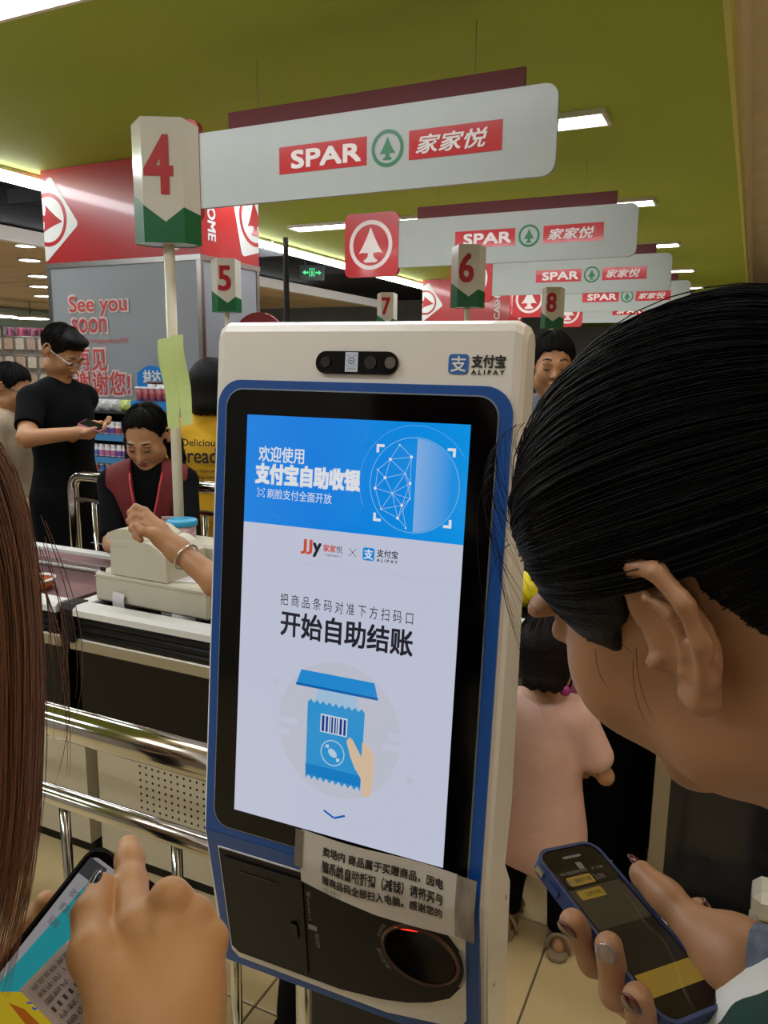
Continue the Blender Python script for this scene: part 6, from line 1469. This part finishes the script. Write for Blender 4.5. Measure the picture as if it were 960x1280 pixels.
np_mesh('hair_mass', [hm_.mesh(.003)], brn, t)
# her phone
blk_c = M('black_phone_case', '0b0b0d', 0.25, var=0.03)
TLg = atd(121, 1052, .505)
t, fr, w, l, slab_, gl = phone('mobile_phone', 'black phone with a bright screen held by the girl at the left', TLg, (-.086, -.113, -.085), (.058, -.0205, -.031), blk_c, None)
F6 = lambda d: (lambda u, v, dd=0: fr(u, v, d))
scn = slab_('display', rrect(-w/2+.004, w/2-.004, -l/2+.006, l/2-.007, .006, 4), .0005, .0006, pe('white', 'b4b2b4', .45), t)
pg = pe('grey_text', '6a6a70', .3); tq = pe('turquoise', '2aa4ae', .5)
MB().flat([(-w/2+.004, l/2-.020), (-w/2+.02, l/2-.020), (-w/2+.02, l/2-.009), (-w/2+.004, l/2-.009)], F6(.0008)).build('corner_tile', pe('tile', '5a5a5e', .3), scn)
for k, (a, b, v) in enumerate(((-.026, -.008, .050), (-.026, -.014, .041), (-.026, -.018, .032))): text('screen_lettering', ['收银小票', '家家悦', '商品明细', '满减优惠'][k], a, b, v, v+.005, pg, scn, fr=F6(.0009))
text('screen_lettering', 'K-3件', .002, .020, .048, .056, pg, scn, fr=F6(.0009))
pn = fr(0, 0, 1); pu = fr(1, 0, 0); pv = fr(0, 1, 0); pc = t.location
def onp(x, y):
    d = ray(x, y); k = (pc-CAMP).dot(pn)/d.dot(pn); q = CAMP+d*k-pc; return (max(-w/2+.004, min(w/2-.004, q.dot(pu))), max(-l/2+.006, min(l/2-.007, q.dot(pv))))
MB().flat([onp(*p) for p in ((143, 1104), (117, 1096), (60, 1160), (-10, 1240), (-2, 1262), (40, 1238), (95, 1175))], F6(.0008)).build('turquoise_banner', tq, scn)
text('banner_lettering', '券', -.004, .008, -.004, .008, pe('blue_text', '2a50c8', .5), scn, fr=F6(.0010))
MB().flat([onp(*p) for p in ((-10, 1240), (30, 1240), (100, 1290), (60, 1330), (-60, 1330))], F6(.0009)).build('yellow_picture', pe('yellow', 'd0b428', .5), scn)
MB().flat([onp(*p) for p in ((12, 1254), (32, 1262), (60, 1290), (40, 1290))], F6(.0010)).build('orange_chain', pe('orange', 'b05a1c', .5), scn)
# receipt held under the thumb
t = None
q = [atd(x, y, d) for x, y, d in ((95, 1166, .452), (26, 1240, .428), (45, 1256, .42), (130, 1290, .415), (150, 1205, .44))]
cpt = sum(q, Vector())/5; n = (q[1]-q[0]).cross(q[3]-q[0]).normalized(); n = n if n.dot(CAMP-cpt) > 0 else -n
rc_ = thing('paper_receipt', 'white printed paper receipt held between the girl\'s hand and phone', 'receipt', cpt)
e1 = (q[1]-q[0]).normalized(); e2 = n.cross(e1).normalized(); o0 = q[0]-cpt
if e2.dot(q[3]-q[0]) < 0: e2 = -e2
RF = lambda u, v, d=0: o0 + e1*u + e2*v + n*(d + .003*math.sin(u*40)*math.cos(v*30))
lu = (q[1]-q[0]).length; V = []; f = []; nu, nv = 14, 8
for i in range(nu+1):
    for j in range(nv+1): V.append(RF(lu*i/nu, .055*j/nv))
for i in range(nu):
    for j in range(nv): a_ = i*(nv+1)+j; f.append((a_, a_+1, a_+nv+2, a_+nv+1))
MB().add(V, f).build('paper', M('receipt_paper_near', 'cfc3c4', 0.65, var=0.05), rc_, smooth=True)
for k in range(8):
    text('receipt_lettering', ['商品名称 数量 单价 金额', '鲜牛奶 1 12.80 12.80', '面包片 2 7.59 15.18', '- - - - - - - - - - - -', '件数 3  合计 27.98', '微信支付 27.98', '谢谢惠顾 欢迎再来', '08:21 NO.0417'][k], lu-.004, lu-.046, .004+k*.0058, .0075+k*.0058, M('receipt_ink', '5a5054', 0.7, var=0), rc_, fr=lambda u, v, d=0: RF(u, v, .0006))
